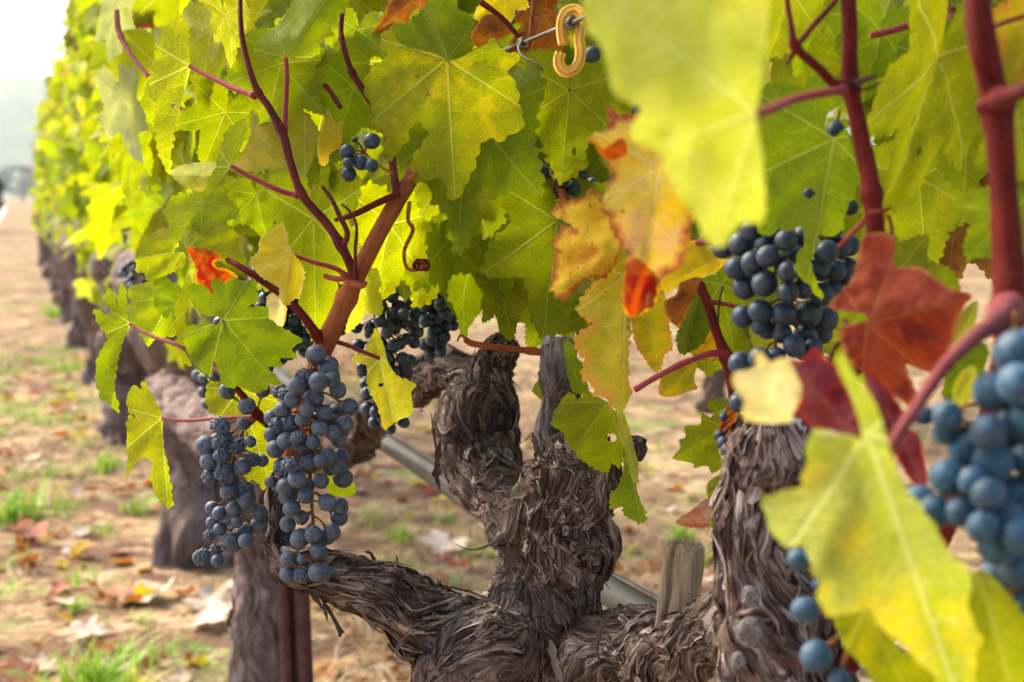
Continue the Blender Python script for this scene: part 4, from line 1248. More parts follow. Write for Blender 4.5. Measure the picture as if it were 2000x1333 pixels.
bark('spur', [(1225, 900, .965, 10), (1240, 878, .96, 18), (1243, 850, .96, 12)], V1, M_BARK2, 31, 40, 40, .3, 1, 60, .2, (.8, 2), (6, 16), 2)
for (x, y, d, r) in ((1462, 1236, .652, 27), (1466, 1166, .660, 19), (1442, 1290, .652, 15)):
    c = P(x, y, d + .01); k = d / FPX
    B = ICO3[0]
    dim = .30 * np.exp(-((1 + B[:, 1]) / .05)) - .16 * np.exp(-(((1 + B[:, 1]) - .28) / .10) ** 2)
    V = B * (1 - dim + .14 * noise3(B[:, 0] * 3.5 + x, B[:, 1] * 3.5, B[:, 2] * 3.5, 4))[:, None] * np.array([1, .8, 1.12]) * r * k
    me = mesh_np('knot', V, ICO3[1], tone=.62 + .25 * noise3(V[:, 0] * 500, V[:, 1] * 500, V[:, 2] * 500, 5) - dim, fc=V * 900); add_obj('knot', me, V1, M_DEAD, c)
# curling loose bark shreds standing off the wood
def shred(pts, wpx, twist, seed):
    p = catmull(PV(pts), 26); tan, Nn, Bn = frames(p); s = np.linspace(0, 1, 26)
    d = np.mean([a[2] for a in pts]); wd = wpx * d / FPX * np.clip(np.minimum(s * 4 + .3, (1 - s) * 3 + .05), 0, 1) * (.75 + .35 * noise3(s * 9, seed, 0, seed))
    a = twist * s + seed; o_ = np.cos(a)[:, None] * Nn + np.sin(a)[:, None] * Bn; b_ = -np.sin(a)[:, None] * Nn + np.cos(a)[:, None] * Bn
    V = np.stack([p - o_ * wd[:, None], p + b_ * wd[:, None] * .5, p + o_ * wd[:, None]], 1).reshape(-1, 3)
    rg = np.random.default_rng(seed)
    me = mesh_np('bark_shred', V - p[0], grid_faces(26, 3, False), tone=np.clip(rg.normal(.42, .12) + np.zeros(len(V)), 0, 1))
    add_obj('bark_shred', me, V1, M_BARK, p[0])
for k, (pts, wp_, tw_) in enumerate([
    ([(1000, 1030, .95), (960, 1062, .945), (920, 1074, .94), (880, 1060, .935)], 7, 1.3),
    ([(1190, 1000, .93), (1195, 1040, .925), (1210, 1068, .92)], 5, 1.0),
    ([(985, 1110, .93), (992, 1060, .925), (1002, 1020, .925)], 7, .3),
    ([(968, 1118, .925), (985, 1120, .92), (1000, 1118, .92)], 5, .2),
    ([(1165, 1150, .925), (1160, 1200, .92), (1150, 1228, .92)], 5, 1.2),
    ([(760, 1120, .905), (775, 1098, .90), (772, 1082, .90)], 7, .6),
    ([(735, 1100, .90), (722, 1080, .895), (708, 1078, .895)], 7, .9),
    ([(625, 1165, .885), (650, 1205, .88), (668, 1240, .88), (662, 1222, .878)], 8, 1.4),
    ([(600, 1150, .88), (632, 1190, .875), (640, 1215, .875)], 6, .7),
    ([(700, 1190, .89), (735, 1230, .885), (758, 1236, .88)], 7, 1.1),
    ([(800, 1230, .89), (775, 1270, .885), (790, 1288, .88), (820, 1285, .88)], 6, 1.5),
    ([(1075, 1250, .90), (1085, 1300, .895), (1100, 1340, .89)], 8, .4),
    ([(1205, 1190, .885), (1180, 1215, .88), (1166, 1260, .875), (1172, 1300, .875)], 8, .5),
    ([(1290, 1205, .85), (1330, 1195, .84), (1380, 1195, .83)], 6, .8),
    ([(1040, 845, .94), (1050, 880, .935), (1075, 905, .935)], 6, .6),
    ([(530, 1060, .88), (545, 1090, .875), (565, 1105, .875)], 8, .8),
    ([(860, 860, 1.1), (852, 920, 1.09), (860, 960, 1.09)], 9, .6),
    ([(1085, 990, .905), (1105, 985, .90), (1130, 990, .90), (1142, 1000, .90)], 4, .6)]):
    shred(pts, wp_, tw_, k + 2)

# ---------------------------------------------------------------- canes and shoots of the near vine
M_SIDE = cane_mat('side_shoot', (.20, .035, .040), (.34, .10, .09))
C = lambda *a, **k: cane(V1, *a, **k)
C([(545, 1000, .92), (572, 880, .92), (600, 780, .90), (628, 690, .885), (655, 630, .875), (690, 555, .87), (735, 465, .87), (775, 395, .875), (803, 348, .90), (815, 300, .95), (830, 200, 1.0), (850, -40, 1.03)],
  [15, 17, 19, 20.5, 20, 18, 17, 16.5, 15.5, 13, 12, 10], M_CANE, nodes=(.425,), label='thick orange brown cane rising to the upper right', nu=22)
for pts, r in (([(688, 552, .862), (706, 558, .857), (716, 551, .856)], 8), ([(676, 545, .862), (668, 532, .86)], 7), ([(800, 350, .868), (812, 342, .862)], 6)):
    C(pts, [r, r * .8, r * .4][:len(pts)], M_CANE, name='bud')
C([(693, 545, .862), (676, 500, .858), (640, 440, .855), (592, 384, .852), (568, 320, .852), (552, 262, .852), (525, 210, .852), (500, 172, .853), (478, 100, .855), (470, 40, .86), (470, -40, .87)],
  [10, 9.5, 9, 8.5, 8, 8, 7, 6.5, 5.5, 5, 4.5], M_SHOOT, nodes=(.14, .31, .52, .68), label='long thin wine red shoot')
C([(775, 380, .875), (768, 330, .885), (760, 280, .89), (738, 225, .89), (712, 180, .89), (687, 140, .89), (672, 95, .89), (666, 55, .895), (675, -30, .9)], [8, 7.5, 7, 6.5, 6.5, 6.5, 5.5, 5, 5], M_SHOOT, nodes=(.62, .82))
C([(782, 378, .868), (735, 398, .866), (690, 420, .868), (655, 430, .875)], [7.5, 7, 6, 4], M_RED)
C([(694, 548, .855), (694, 490, .853), (696, 440, .853), (682, 412, .853), (668, 400, .855)], [4, 3.6, 3, 2.6, 2], M_SHOOT)
C([(672, 478, .852), (678, 455, .85), (662, 420, .85), (648, 390, .852), (630, 365, .855)], [6, 5.5, 4.5, 4, 4], M_SHOOT)
C([(625, 668, .875), (606, 636, .872), (570, 592, .872), (520, 555, .876), (470, 522, .88), (440, 505, .89)], [10, 9, 7.5, 7, 6.5, 5], M_RED, nodes=(.1,))
C([(690, 548, .862), (655, 525, .862), (610, 512, .864), (570, 497, .868)], [5.5, 5, 4.5, 4], M_PET)
C([(684, 545, .868), (655, 545, .875), (635, 540, .885)], [6, 5.5, 5], M_PET)
C([(740, 700, .90), (715, 690, .89), (680, 675, .885), (645, 665, .885)], [4, 4, 4, 5], M_PET)
C([(545, 850, .93), (520, 826, .90), (505, 812, .885), (480, 780, .88), (458, 755, .88), (435, 730, .885), (415, 715, .90), (400, 660, .93)], [8, 8, 8.5, 7, 6.5, 6, 5, 5], M_RED, nodes=(.3,))
C([(800, 395, .872), (797, 430, .868), (806, 450, .866), (790, 490, .864), (794, 522, .862), (812, 530, .862)], [4, 4, 4, 3.6, 3.4, 3], M_CANE, name='tendril')
a = np.linspace(0, 5 * np.pi, 16)
C([(812 + 22 * t_ / 15 + 7 * math.cos(q_), 518 + 9 * math.sin(q_), .862 + .004 * math.sin(q_ * .7)) for t_, q_ in enumerate(a)], 4, M_RED, name='tendril')
C([(1055, 688, .95), (1000, 682, .945), (950, 676, .94), (918, 670, .938), (908, 660, .937)], [7, 6, 6, 6.5, 4], M_CANE, nodes=(.08, .9), label='short dead orange twig')
C([(918, 670, .938), (900, 655, .935), (893, 668, .935)], [3, 2.2, 1.6], M_CANE, name='tendril')
C([(1365, 555, .80), (1385, 600, .795), (1400, 650, .79), (1420, 705, .785), (1432, 770, .78)], [11, 10, 10, 12, 9], M_RED, nodes=(.72,))
C([(1440, 735, .78), (1425, 765, .775), (1428, 800, .775), (1418, 830, .776)], [3, 2.4, 2, 1.5], M_RED, name='tendril')
C([(1385, 590, .79), (1420, 595, .78), (1455, 605, .77)], [5, 4.5, 4.5], M_RED)
C([(1412, 560, .775), (1405, 590, .775), (1402, 640, .775)], [2, 2, 1.6], M_BARK2, name='tendril')
C([(1345, 476, .80), (1380, 473, .79), (1420, 478, .785), (1445, 485, .79)], [6, 6, 5, 5], M_PET)
C([(1080, 340, 1.0), (1095, 370, .98), (1105, 400, .97)], [9, 9, 8], M_CANE)
# right hand canes
C([(1655, -60, .58), (1660, 60, .585), (1660, 160, .59), (1676, 240, .59), (1695, 330, .59), (1705, 400, .59), (1712, 470, .595), (1720, 560, .62), (1700, 680, .66), (1600, 780, .69), (1545, 830, .70)],
  [15, 15.5, 16.5, 16, 17, 18, 19, 17, 17, 20, 24], M_RED, nodes=(.21, .47), label='dark red cane with a forked node', nu=22)
C([(1655, 165, .585), (1630, 165, .58), (1600, 135, .575), (1555, 92, .57), (1545, 50, .57), (1532, -30, .575)], [11, 10, 9, 9, 5.5, 5], M_RED, nodes=(.1, .62))
C([(1556, 92, .57), (1585, 55, .575), (1625, 10, .58), (1655, -30, .59)], [6, 5.5, 5.5, 5], M_RED)
C([(1556, 95, .57), (1545, 112, .572), (1537, 128, .575)], [6, 5, 2], M_RED, name='bud')
C([(1668, 165, .583), (1690, 155, .578), (1712, 148, .574)], [9, 6, 3], M_BARK2, name='tendril')
C([(1668, 178, .583), (1700, 172, .58), (1722, 160, .575)], [3, 2.5, 2], M_BARK2, name='tendril')
C([(1700, 420, .58), (1725, 412, .575), (1742, 405, .573)], [10, 5, 2], M_RED, name='bud')
C([(1735, 420, .58), (1742, 450, .58), (1735, 490, .585)], [4, 3.5, 3], M_RED, name='tendril')
C([(1690, 430, .60), (1665, 455, .63), (1640, 480, .66)], [5, 5, 5], M_PET)
C([(1905, -60, .47), (1916, 60, .472), (1935, 160, .475), (1945, 200, .475), (1955, 290, .475), (1962, 400, .475), (1968, 500, .475), (1972, 600, .475), (1960, 700, .50), (1900, 900, .57), (1760, 1200, .66), (1600, 1330, .70)],
  [26, 27, 28, 31, 27, 27, 29, 32, 24, 20, 22, 30], M_RED, nodes=(.28, .64), label='stout blurred dark red cane', nu=24)
C([(1945, 195, .47), (1990, 180, .46), (2030, 165, .455)], [22, 16, 16], M_RED, nodes=(.1,))
C([(1930, 190, .47), (1905, 115, .468), (1900, 110, .466)], [6, 4, 2], M_RED, name='bud')
C([(1975, 600, .465), (1940, 632, .455), (1890, 670, .45), (1840, 722, .445), (1800, 780, .44), (1755, 850, .44), (1735, 890, .445)], [32, 21, 16, 14, 13, 12, 9], M_SIDE, nodes=(.06,), label='pinkish tapering side shoot')
C([(2040, 20, .52), (1960, 45, .53), (1920, 65, .54)], [5, 5, 5], M_RED)
C([(1700, 70, .66), (1760, 55, .66), (1835, 25, .66), (1900, 10, .66)], [7, 7, 7, 7], M_PET)
C([(1842, 25, .66), (1860, 32, .655), (1838, -20, .66)], [4, 3, 3], M_PET)
C([(1650, 625, .60), (1660, 655, .59), (1630, 680, .585), (1620, 715, .58), (1618, 740, .58)], [4, 6, 4, 4, 3], M_RED, name='tendril')
C([(1045, -30, .9), (1040, 30, .9), (1032, 95, .9)], [4.5, 4.5, 4], M_CANE)
C([(940, 5, .93), (985, 40, .925), (1030, 95, .92)], [6, 5, 4], M_RED)
C([(595, 190, .90), (630, 165, .90), (665, 210, .89)], [4, 5, 5], M_SHOOT)
C([(350, 215, .98), (365, 232, .975), (380, 250, .975)], [8, 7, 6], M_CANE)
C([(228, 20, 1.2), (232, 62, 1.2), (258, 110, 1.19), (290, 150, 1.18)], [5, 6, 5, 5], M_PINK, nodes=(.4,))
# ---------------------------------------------------------------- leaves of the near vine
def rel(fold=.2, curl=.2, side=0., wave=.06, ph=0., arch=0.):
    def f(u, v):
        rho = np.sqrt(u * u + v * v); th = np.arctan2(u, v)
        return -fold * np.abs(u) * 1.0 - curl * v * np.abs(v) * .5 + side * u - arch * u * u + wave * rho ** 1.5 * (np.sin(3 * th + ph) + .6 * np.sin(7 * th + ph * 2)) - .03 * np.abs(np.sin(th * 180 / 110 * np.pi)) * np.clip(rho * 2, 0, 1)
    return f
TL = lambda *a, **k: traced(V1, *a, **k)
LF = lambda *a, **k: leaf(V1, *a, **k)
# --- centre
TL([(804,21),(824,17),(850,-4),(888,-4),(896,18),(923,38),(916,70),(937,95),(958,77),(973,88),(990,101),(1009,105),(1011,122),(993,140),(1004,161),(1014,185),(1014,210),(1026,245),(1004,262),(972,273),(955,270),(938,285),(925,330),(895,387),(881,385),(860,350),(840,352),(811,353),(801,325),(805,311),(829,276),(836,252),(811,241),(780,297),(759,317),(752,280),(745,255),(727,241),(724,213),(710,165),(731,130),(752,119),(759,108),(741,80),(766,60),(776,80),(767,49),(801,45)],
   (873, 117), (889, 386), .87, 'mottle', rel(.22, .35, .05, .07, 1.0), 'big mottled leaf with yellow lower lobes, top centre', v=3, pet=[(868, 112, .875), (850, 108, .88), (828, 106, .90)], petr=3)
TL([(778,82),(767,49),(801,45),(804,21),(824,17),(850,-6),(888,-6),(896,18),(925,38),(918,72),(925,92),(902,112),(873,117),(842,102),(800,95)], (873, 117), (835, -5), .858, 'dark', rel(.2, .3, .1, .06), 'dark upturned upper lobe', v=5, teeth=.014)  # dark green piece laid over the lobe as its shade
LF((928, 232), (885, 478), .925, 'green', -12, 10, fold=.25, curl=.5, v=2, stretch=.85, holes=((.23, .42, .035, .07),))
LF((900, 300), (965, 470), .945, 'lime', 20, 5, v=4)
LF((1112, 176), (1098, 352), .935, 'green', 8, -8, fold=.1, curl=.25, v=6, stretch=.95, label='green leaf below the yellow clip', holes=((-.12, .66, .03, .05),), pet=[(1104, 168, .945), (1090, 168, .96)], petr=3, h=.05)
LF((1088, 432), (1072, 660), .985, 'lime', 15, 5, v=8, stretch=.88, fold=.12)
LF((1085, 395), (985, 425), 1.0, 'lime', 5, 10, v=1)
LF((990, 440), (960, 600), 1.01, 'green', -20, 0, v=7)
LF((908, 425), (934, 660), 1.02, 'green', 48, 0, v=0)
LF((975, 560), (1003, 662), 1.02, 'green', 30, 0, v=5, stretch=.8)
LF((1070, 590), (1040, 690), 1.03, 'lime', 20, 0, v=9)
LF((880, 500), (905, 640), 1.06, 'dark', -30, 0, v=3)
LF((1150, 610), (1140, 690), 1.0, 'green', -30, 0, v=4)
LF((905, 380), (835, 430), .95, 'lime', 10, 10, v=10)
LF((760, 440), (728, 615), .955, 'lime', 28, 0, v=5, stretch=.8)
LF((836, 440), (826, 600), 1.0, 'mottle', 22, 5, v=2)
LF((700, 560), (694, 655), .94, 'sage', 55, 0, v=1)
LF((790, 480), (785, 585), 1.03, 'green', -25, 0, v=6)
LF((612, 428), (622, 668), .905, 'lime', 22, 0, fold=.1, v=3, stretch=.62, label='long hanging leaf behind the thin shoot')
TL([(734,641),(741,652),(751,680),(758,708),(779,736),(807,746),(811,757),(804,767),(807,795),(800,813),(783,820),(769,829),(751,839),(744,823),(741,806),(730,781),(716,746),(716,715),(692,708),(688,697),(713,683),(723,662)],
   (742, 702), (772, 828), .90, 'sage', rel(.5, .3, .25, .08, 2), 'pale hanging leaf in front of the small back bunch', v=7, holes_px=((744, 752, 5),))
# --- left of the thick cane
TL([(430,622),(424,634),(400,634),(358,638),(367,651),(361,666),(366,690),(384,715),(412,735),(418,705),(430,735),(434,750),(456,760),(468,753),(496,768),(520,760),(524,750),(543,753),(541,736),(524,718),(552,717),(548,701),(580,699),(570,680),(591,664),(559,645),(527,624),(524,603),(500,598),(476,606),(498,592),(505,582),(501,557),(496,545),(475,549),(454,541),(440,554),(426,544),(411,550),(419,580),(405,562),(387,556),(375,553),(366,571),(380,600),(401,617),(420,618)],
   (437, 627), (541, 752), .852, 'green', rel(.16, .15, .1, .05, .5), 'broad lobed green leaf above the left bunch', v=9, teeth=.012, h=.045, pet=[(415, 655, .87), (405, 700, .89)], petr=3)
TL([(232,559),(245,564),(250,622),(258,636),(247,652),(231,701),(224,750),(233,806),(210,788),(199,781),(189,746),(187,715),(196,687),(210,661),(196,638),(185,617),(189,603),(210,617),(217,613),(210,596),(206,575),(210,559),(224,575),(229,605)],
   (254, 632), (218, 798), .90, 'green', rel(.5, .2, .5, .05, 1), 'narrow folded leaf hanging at the left edge', v=11, pet=[(285, 652, .895), (345, 674, .885), (370, 690, .89)], petr=4, petm=M_PINK)
TL([(280,743),(290,760),(304,785),(317,813),(319,865),(329,918),(336,990),(315,983),(304,967),(294,936),(297,904),(280,894),(266,904),(247,934),(248,901),(247,855),(250,816),(268,818),(252,802),(247,778),(255,757),(264,751),(276,760)],
   (316, 818), (328, 985), .89, 'lime', rel(.45, .1, .35, .05, 2), 'drooping leaf on a long pink stalk', v=12, pet=[(360, 822, .89), (420, 818, .888), (500, 816, .885)], petr=4, petm=M_PINK)
TL([(551,436),(560,456),(565,480),(577,501),(591,519),(594,540),(588,575),(574,586),(556,597),(546,582),(542,554),(518,547),(497,529),(491,508),(504,491),(507,470),(521,456),(535,449)],
   (570, 494), (557, 592), .856, 'yellow', rel(.45, .2, -.3, .08, 1), 'bright yellow leaf beside the thick cane', v=13, teeth=.03)
TL([(522,580),(545,572),(560,600),(552,640),(536,652),(522,612)], (548, 578), (538, 648), .90, 'pale', rel(.3, .2), v=14)
TL([(376,436),(405,432),(421,431),(454,445),(466,470),(468,487),(480,511),(466,519),(450,523),(430,510),(427,499),(371,487),(360,476),(371,454)],
   (365, 487), (472, 502), .885, 'green', rel(.35, .25, .3, .05), v=15)
TL([(367,485),(405,487),(430,496),(430,508),(418,512),(425,523),(445,526),(464,541),(457,549),(436,560),(420,584),(400,566),(382,550),(382,528),(374,508)],
   (367, 487), (440, 572), .882, 'redspot', rel(.4, .3, -.3, .06), 'green turning blood red leaf at the left', v=16)
TL([(281,465),(297,458),(315,445),(335,454),(337,483),(344,494),(360,494),(360,519),(324,537),(288,549),(281,535),(265,530),(267,517),(263,503),(270,485)],
   (355, 491), (268, 507), .92, 'lime', rel(.25, .2), v=17)
TL([(254,559),(281,554),(304,546),(322,590),(337,611),(342,656),(324,658),(304,663),(289,678),(277,658),(270,645),(250,622),(254,611),(250,598),(259,591),(250,580)],
   (338, 580), (288, 672), .96, 'lime', rel(.15, .1), 'sunlit yellow green leaf', v=18)
TL([(306,537),(319,536),(335,550),(351,559),(346,589),(326,622),(315,613),(301,600),(301,582),(298,564)], (350, 594), (302, 566), .93, 'dark', rel(.3, .1, .2), v=19)
TL([(376,526),(380,546),(367,600),(360,634),(366,700),(422,755),(387,722),(352,699),(344,645),(344,592),(363,547)], (374, 532), (400, 738), .895, 'lime', rel(.4, .2, .5), v=20)
TL([(480,233),(474,280),(453,322),(420,364),(396,396),(378,424),(354,466),(338,493),(333,470),(329,437),(322,415),(336,385),(375,377),(399,371),(416,330),(434,280),(448,249)],
   (451, 325), (342, 487), .862, 'lime', rel(.5, .3, .35, .06, .7), 'folded leaf with a pointed drooping lobe', v=21, pet=[(490, 346, .86), (545, 372, .858), (582, 382, .856)], petr=5)
TL([(335,342),(352,324),(420,317),(410,345),(396,373),(365,366)], (420, 345), (336, 340), .855, 'sage', rel(.4, .3, .5, .08), 'pale upturned leaf fold', v=22, flip=1)  # pale leaf colour stands in for the white shine on the fold
TL([(490,221),(518,203),(546,224),(581,210),(613,238),(621,266),(609,315),(592,350),(560,337),(508,337),(459,323),(473,301),(490,263)], (596, 346), (478, 262), .885, 'sage', rel(.3, .4, -.2, .06), 'soft pale leaf behind the thin shoot', v=23, holes_px=((521, 336, 6),))
TL([(556,108),(539,117),(504,117),(493,108),(500,88),(525,63),(546,45),(570,7),(578,-14),(630,-26),(681,-2),(665,28),(647,52),(651,70),(626,80),(623,105),(590,117),(572,110)],
   (558, 113), (650, -18), .868, 'green', rel(.3, .3, .15, .06, 1), 'dark leaf at the top on an upright stalk', v=24, pet=[(560, 150, .866), (558, 200, .86), (555, 258, .853)], petr=5)
TL([(329,42),(350,32),(368,46),(369,88),(372,130),(368,151),(350,217),(336,280),(333,342),(315,315),(305,280),(300,210),(290,165),(298,130),(308,81)],
   (371, 130), (330, 338), .90, 'lime', rel(.35, .2, .4, .05, .3), 'tall narrow leaf on a red stalk', v=25, pet=[(405, 148, .885), (455, 172, .868), (498, 188, .855)], petr=5, holes_px=((340, 205, 7),))
LF((548, 125), (520, 262), .895, 'lime', 15, 5, v=2)
LF((392, 388), (468, 425), .90, 'green', 10, 20, v=6)
LF((415, 60), (385, 190), .93, 'lime', -30, 10, v=1)
LF((440, 30), (470, 140), .90, 'sage', 60, 0, v=7, stretch=.9)
LF((650, 130), (612, 330), .93, 'lime', 20, 5, v=4)
LF((690, 170), (660, 300), .925, 'green', 25, 5, v=10)
TL([(640,214),(655,240),(669,240),(665,285),(645,300),(640,320),(625,321),(619,280),(632,240)], (657, 250), (628, 318), .90, 'yellow', rel(.4, .2, .3), 'small yellow leaf left of the loose berries', v=26)
LF((590, 122), (640, 40), .91, 'lime', 30, 0, v=9)
LF((700, 60), (690, 160), .94, 'lime', 0, 15, v=5)
LF((620, 300), (570, 390), .92, 'green', -20, 0, v=8)
LF((440, 220), (400, 330), .935, 'green', 25, 0, v=3)
LF((500, 380), (520, 470), .93, 'green', 0, 0, v=0)
TL([(405,755),(440,745),(480,758),(505,770),(540,780),(545,860),(541,962),(520,956),(495,940),(478,930),(480,870),(470,815),(430,813),(406,800)], (470, 762), (530, 955), .955, 'lime', rel(.2, .1), 'yellow green leaf behind the two hanging bunches', v=27)
TL([(640,915),(655,900),(690,940),(692,966),(660,970),(640,960)], (645, 905), (690, 962), .95, 'lime', rel(.2, .1), v=28)
# --- dry leaves near the clip
TL([(728,66),(748,32),(768,-6),(832,-24),(834,10),(800,50),(775,72),(745,76)], (820, -10), (732, 66), .93, 'brown', rel(.4, .4, .2, .1), 'dry orange brown leaf at the top', v=29)
TL([(922,62),(950,28),(985,40),(1002,62),(975,78),(935,97),(920,86)], (998, 58), (925, 80), .93, 'brown', rel(.4, .3, .3, .1), v=30)
TL([(985,112),(1010,60),(1058,16),(1098,46),(1092,120),(1050,168),(1005,172),(998,140)], (1062, 30), (1010, 168), .95, 'brown', rel(.5, .3, .3, .12), 'crumpled brown leaf behind the trellis wire', v=31)
TL([(1000,10),(1035,-30),(1090,-30),(1085,20),(1050,50),(1010,45)], (1060, -20), (1010, 40), .97, 'brown', rel(.5, .2, -.3, .1), v=32)
LF((985, -10), (930, 40), .95, 'yellow', 20, 10, v=3)
# --- the scorched group right of centre
TL([(1147,372),(1178,380),(1196,420),(1203,456),(1214,484),(1206,504),(1185,539),(1168,546),(1154,542),(1133,556),(1102,588),(1081,571),(1074,553),(1081,525),(1085,484),(1077,477),(1102,443),(1130,454),(1109,435),(1077,418),(1099,394),(1140,384)],
   (1222, 474), (1085, 566), .78, 'orange', rel(.3, .45, -.2, .09, 2), 'orange leaf with red burnt edges', v=33, teeth=.03)
TL([(1185,210),(1202,221),(1247,225),(1300,240),(1340,320),(1346,408),(1360,418),(1347,453),(1337,501),(1326,525),(1282,553),(1278,587),(1254,611),(1230,616),(1217,594),(1223,542),(1234,511),(1213,484),(1202,449),(1177,401),(1185,366),(1193,342),(1187,318),(1204,304),(1178,309),(1164,285),(1146,273),(1161,262),(1186,251)],
   (1290, 330), (1245, 606), .60, 'scorch', rel(.35, .3, .35, .12, 1), 'curled yellow leaf with red scorched tips, close to the camera', v=34, teeth=.02)
TL([(1222,512),(1245,505),(1286,545),(1280,590),(1255,614),(1230,618),(1216,594)], (1262, 505), (1235, 612), .592, 'redspot', rel(.8, .3, .6, .15), 'red curled leaf tip', v=35)
TL([(1162,283),(1180,290),(1215,270),(1225,300),(1200,312),(1180,310)], (1222, 285), (1165, 290), .592, 'redspot', rel(.6, .3, .4, .1), v=36)
TL([(1212,496),(1196,522),(1164,550),(1129,596),(1131,617),(1158,632),(1129,652),(1121,680),(1141,701),(1135,740),(1154,750),(1164,774),(1182,778),(1196,797),(1217,804),(1233,771),(1228,732),(1228,680),(1225,617),(1219,557)],
   (1221, 540), (1216, 802), .79, 'gold', rel(.1, .25, -.45, .06, 1), 'yellow leaf with orange rim hanging edge on', v=37)
TL([(1228,558),(1290,556),(1302,610),(1314,680),(1300,690),(1285,727),(1270,715),(1245,680),(1234,640)], (1258, 565), (1286, 722), .82, 'gold', rel(.25, .2, .3, .06), v=38)
TL([(1300,478),(1345,468),(1400,496),(1424,500),(1400,532),(1362,546),(1330,560),(1300,572),(1288,540)], (1412, 505), (1296, 560), .79, 'yellow', rel(.35, .2, .3, .07), v=39)
TL([(1367,544),(1330,553),(1320,575),(1298,590),(1304,620),(1327,638),(1346,600)], (1364, 548), (1318, 628), .782, 'brown', rel(.3, .2, .4, .08), 'rusty brown curled lobe', v=40)
TL([(1366,548),(1382,580),(1392,620),(1372,672),(1330,692),(1322,660),(1335,620)], (1368, 552), (1340, 688), .80, 'dark', rel(.3, .2, -.5, .05), v=41)
TL([(1354,652),(1370,630),(1396,640),(1402,690),(1390,706),(1350,692),(1344,672)], (1392, 645), (1352, 688), .81, 'orange', rel(.3, .2, .2, .08), v=42)
TL([(1288,772),(1295,730),(1330,704),(1362,700),(1356,740),(1362,760),(1340,766),(1320,774)], (1360, 706), (1300, 770), .815, 'gold', rel(.25, .2, .3, .07), v=43, pet=[(1330, 712, .80), (1285, 735, .79), (1242, 762, .785)], petr=1)
C([(1240, 762, .785), (1285, 735, .78), (1340, 708, .775), (1385, 692, .775), (1420, 692, .78)], [6, 6, 6, 6.5, 8], M_PET, name='cane')
LF((1382, 700), (1420, 722), .83, 'lime', 0, 0, v=2)
TL([(1108,770),(1119,770),(1130,781),(1147,763),(1164,774),(1185,785),(1200,802),(1218,806),(1218,833),(1221,875),(1210,912),(1195,903),(1187,922),(1160,914),(1132,896),(1122,882),(1111,875),(1101,847),(1079,833),(1079,815),(1090,791)],
   (1188, 786), (1112, 893), .87, 'green', rel(.3, .2, .25, .07, 2), 'green leaf with a square hole over the central trunk', v=44, holes_px=((1195, 855, 10),), pet=[(1200, 770, .875), (1210, 740, .89)], petr=3)
TL([(1218,850),(1234,868),(1244,924),(1243,945),(1249,973),(1259,997),(1256,1024),(1220,1008),(1215,990),(1195,995),(1191,966),(1206,952),(1216,917)], (1218, 852), (1252, 1018), .87, 'green', rel(.35, .15, .4, .05), 'narrow leaf hanging beside the central trunk', v=45)
TL([(1205,800),(1218,806),(1232,850),(1245,900),(1246,945),(1232,930),(1224,890),(1212,860)], (1210, 806), (1244, 940), .865, 'sage', rel(.4, .1, .4, .03), v=46)
TL([(1100,668),(1120,672),(1128,700),(1150,720),(1146,745),(1150,770),(1120,765),(1108,730)], (1105, 675), (1135, 765), .93, 'green', rel(.3, .1, .2), v=47)
TL([(1040,762),(1058,738),(1072,745),(1084,765),(1076,800),(1060,785)], (1068, 742), (1076, 795), 1.0, 'lime', rel(.3, .1), v=48)
TL([(1370,805),(1388,815),(1402,800),(1410,840),(1402,864),(1410,896),(1421,906),(1391,925),(1381,910),(1356,914),(1353,906),(1315,896),(1328,875),(1327,861),(1339,854),(1338,833),(1367,829)],
   (1412, 832), (1322, 894), .765, 'green', rel(.2, .2, .1, .05), 'green toothed leaf left of the right arm', v=49, teeth=.01)
TL([(1402,850),(1411,815),(1425,790),(1442,815),(1457,840),(1450,870),(1432,886),(1418,888)], (1428, 800), (1428, 884), .755, 'redspot', rel(.4, .2, .2, .1), 'orange red leaf piece by the right arm', v=50)
TL([(1381,787),(1409,778),(1428,784),(1412,800),(1388,802)], (1424, 790), (1384, 792), .77, 'green', rel(.3, .1), v=51)
TL([(1320,1019),(1346,1001),(1377,976),(1421,958),(1420,990),(1392,1023),(1367,1032),(1335,1028)], (1425, 965), (1325, 1020), .76, 'dryred', rel(.6, .3, .3, .1), 'dry rust coloured leaf against the right arm', v=52)
TL([(1384,942),(1420,924),(1434,945),(1412,962),(1384,974)], (1430, 940), (1386, 965), .755, 'lime', rel(.3, .1), v=53)
TL([(1384,1022),(1400,1010),(1410,1030),(1400,1066),(1390,1050)], (1404, 1014), (1396, 1062), .74, 'lime', rel(.3, .1), v=54)
LF((1405, 555), (1452, 712), .90, 'lime', 25, 0, v=4)
LF((1475, 650), (1500, 740), .92, 'sage', 50, 0, v=6)
LF((1640, 590), (1690, 690), .84, 'green', 10, 0, v=8)
LF((1650, 660), (1720, 760), .80, 'lime', 20, 0, v=1)
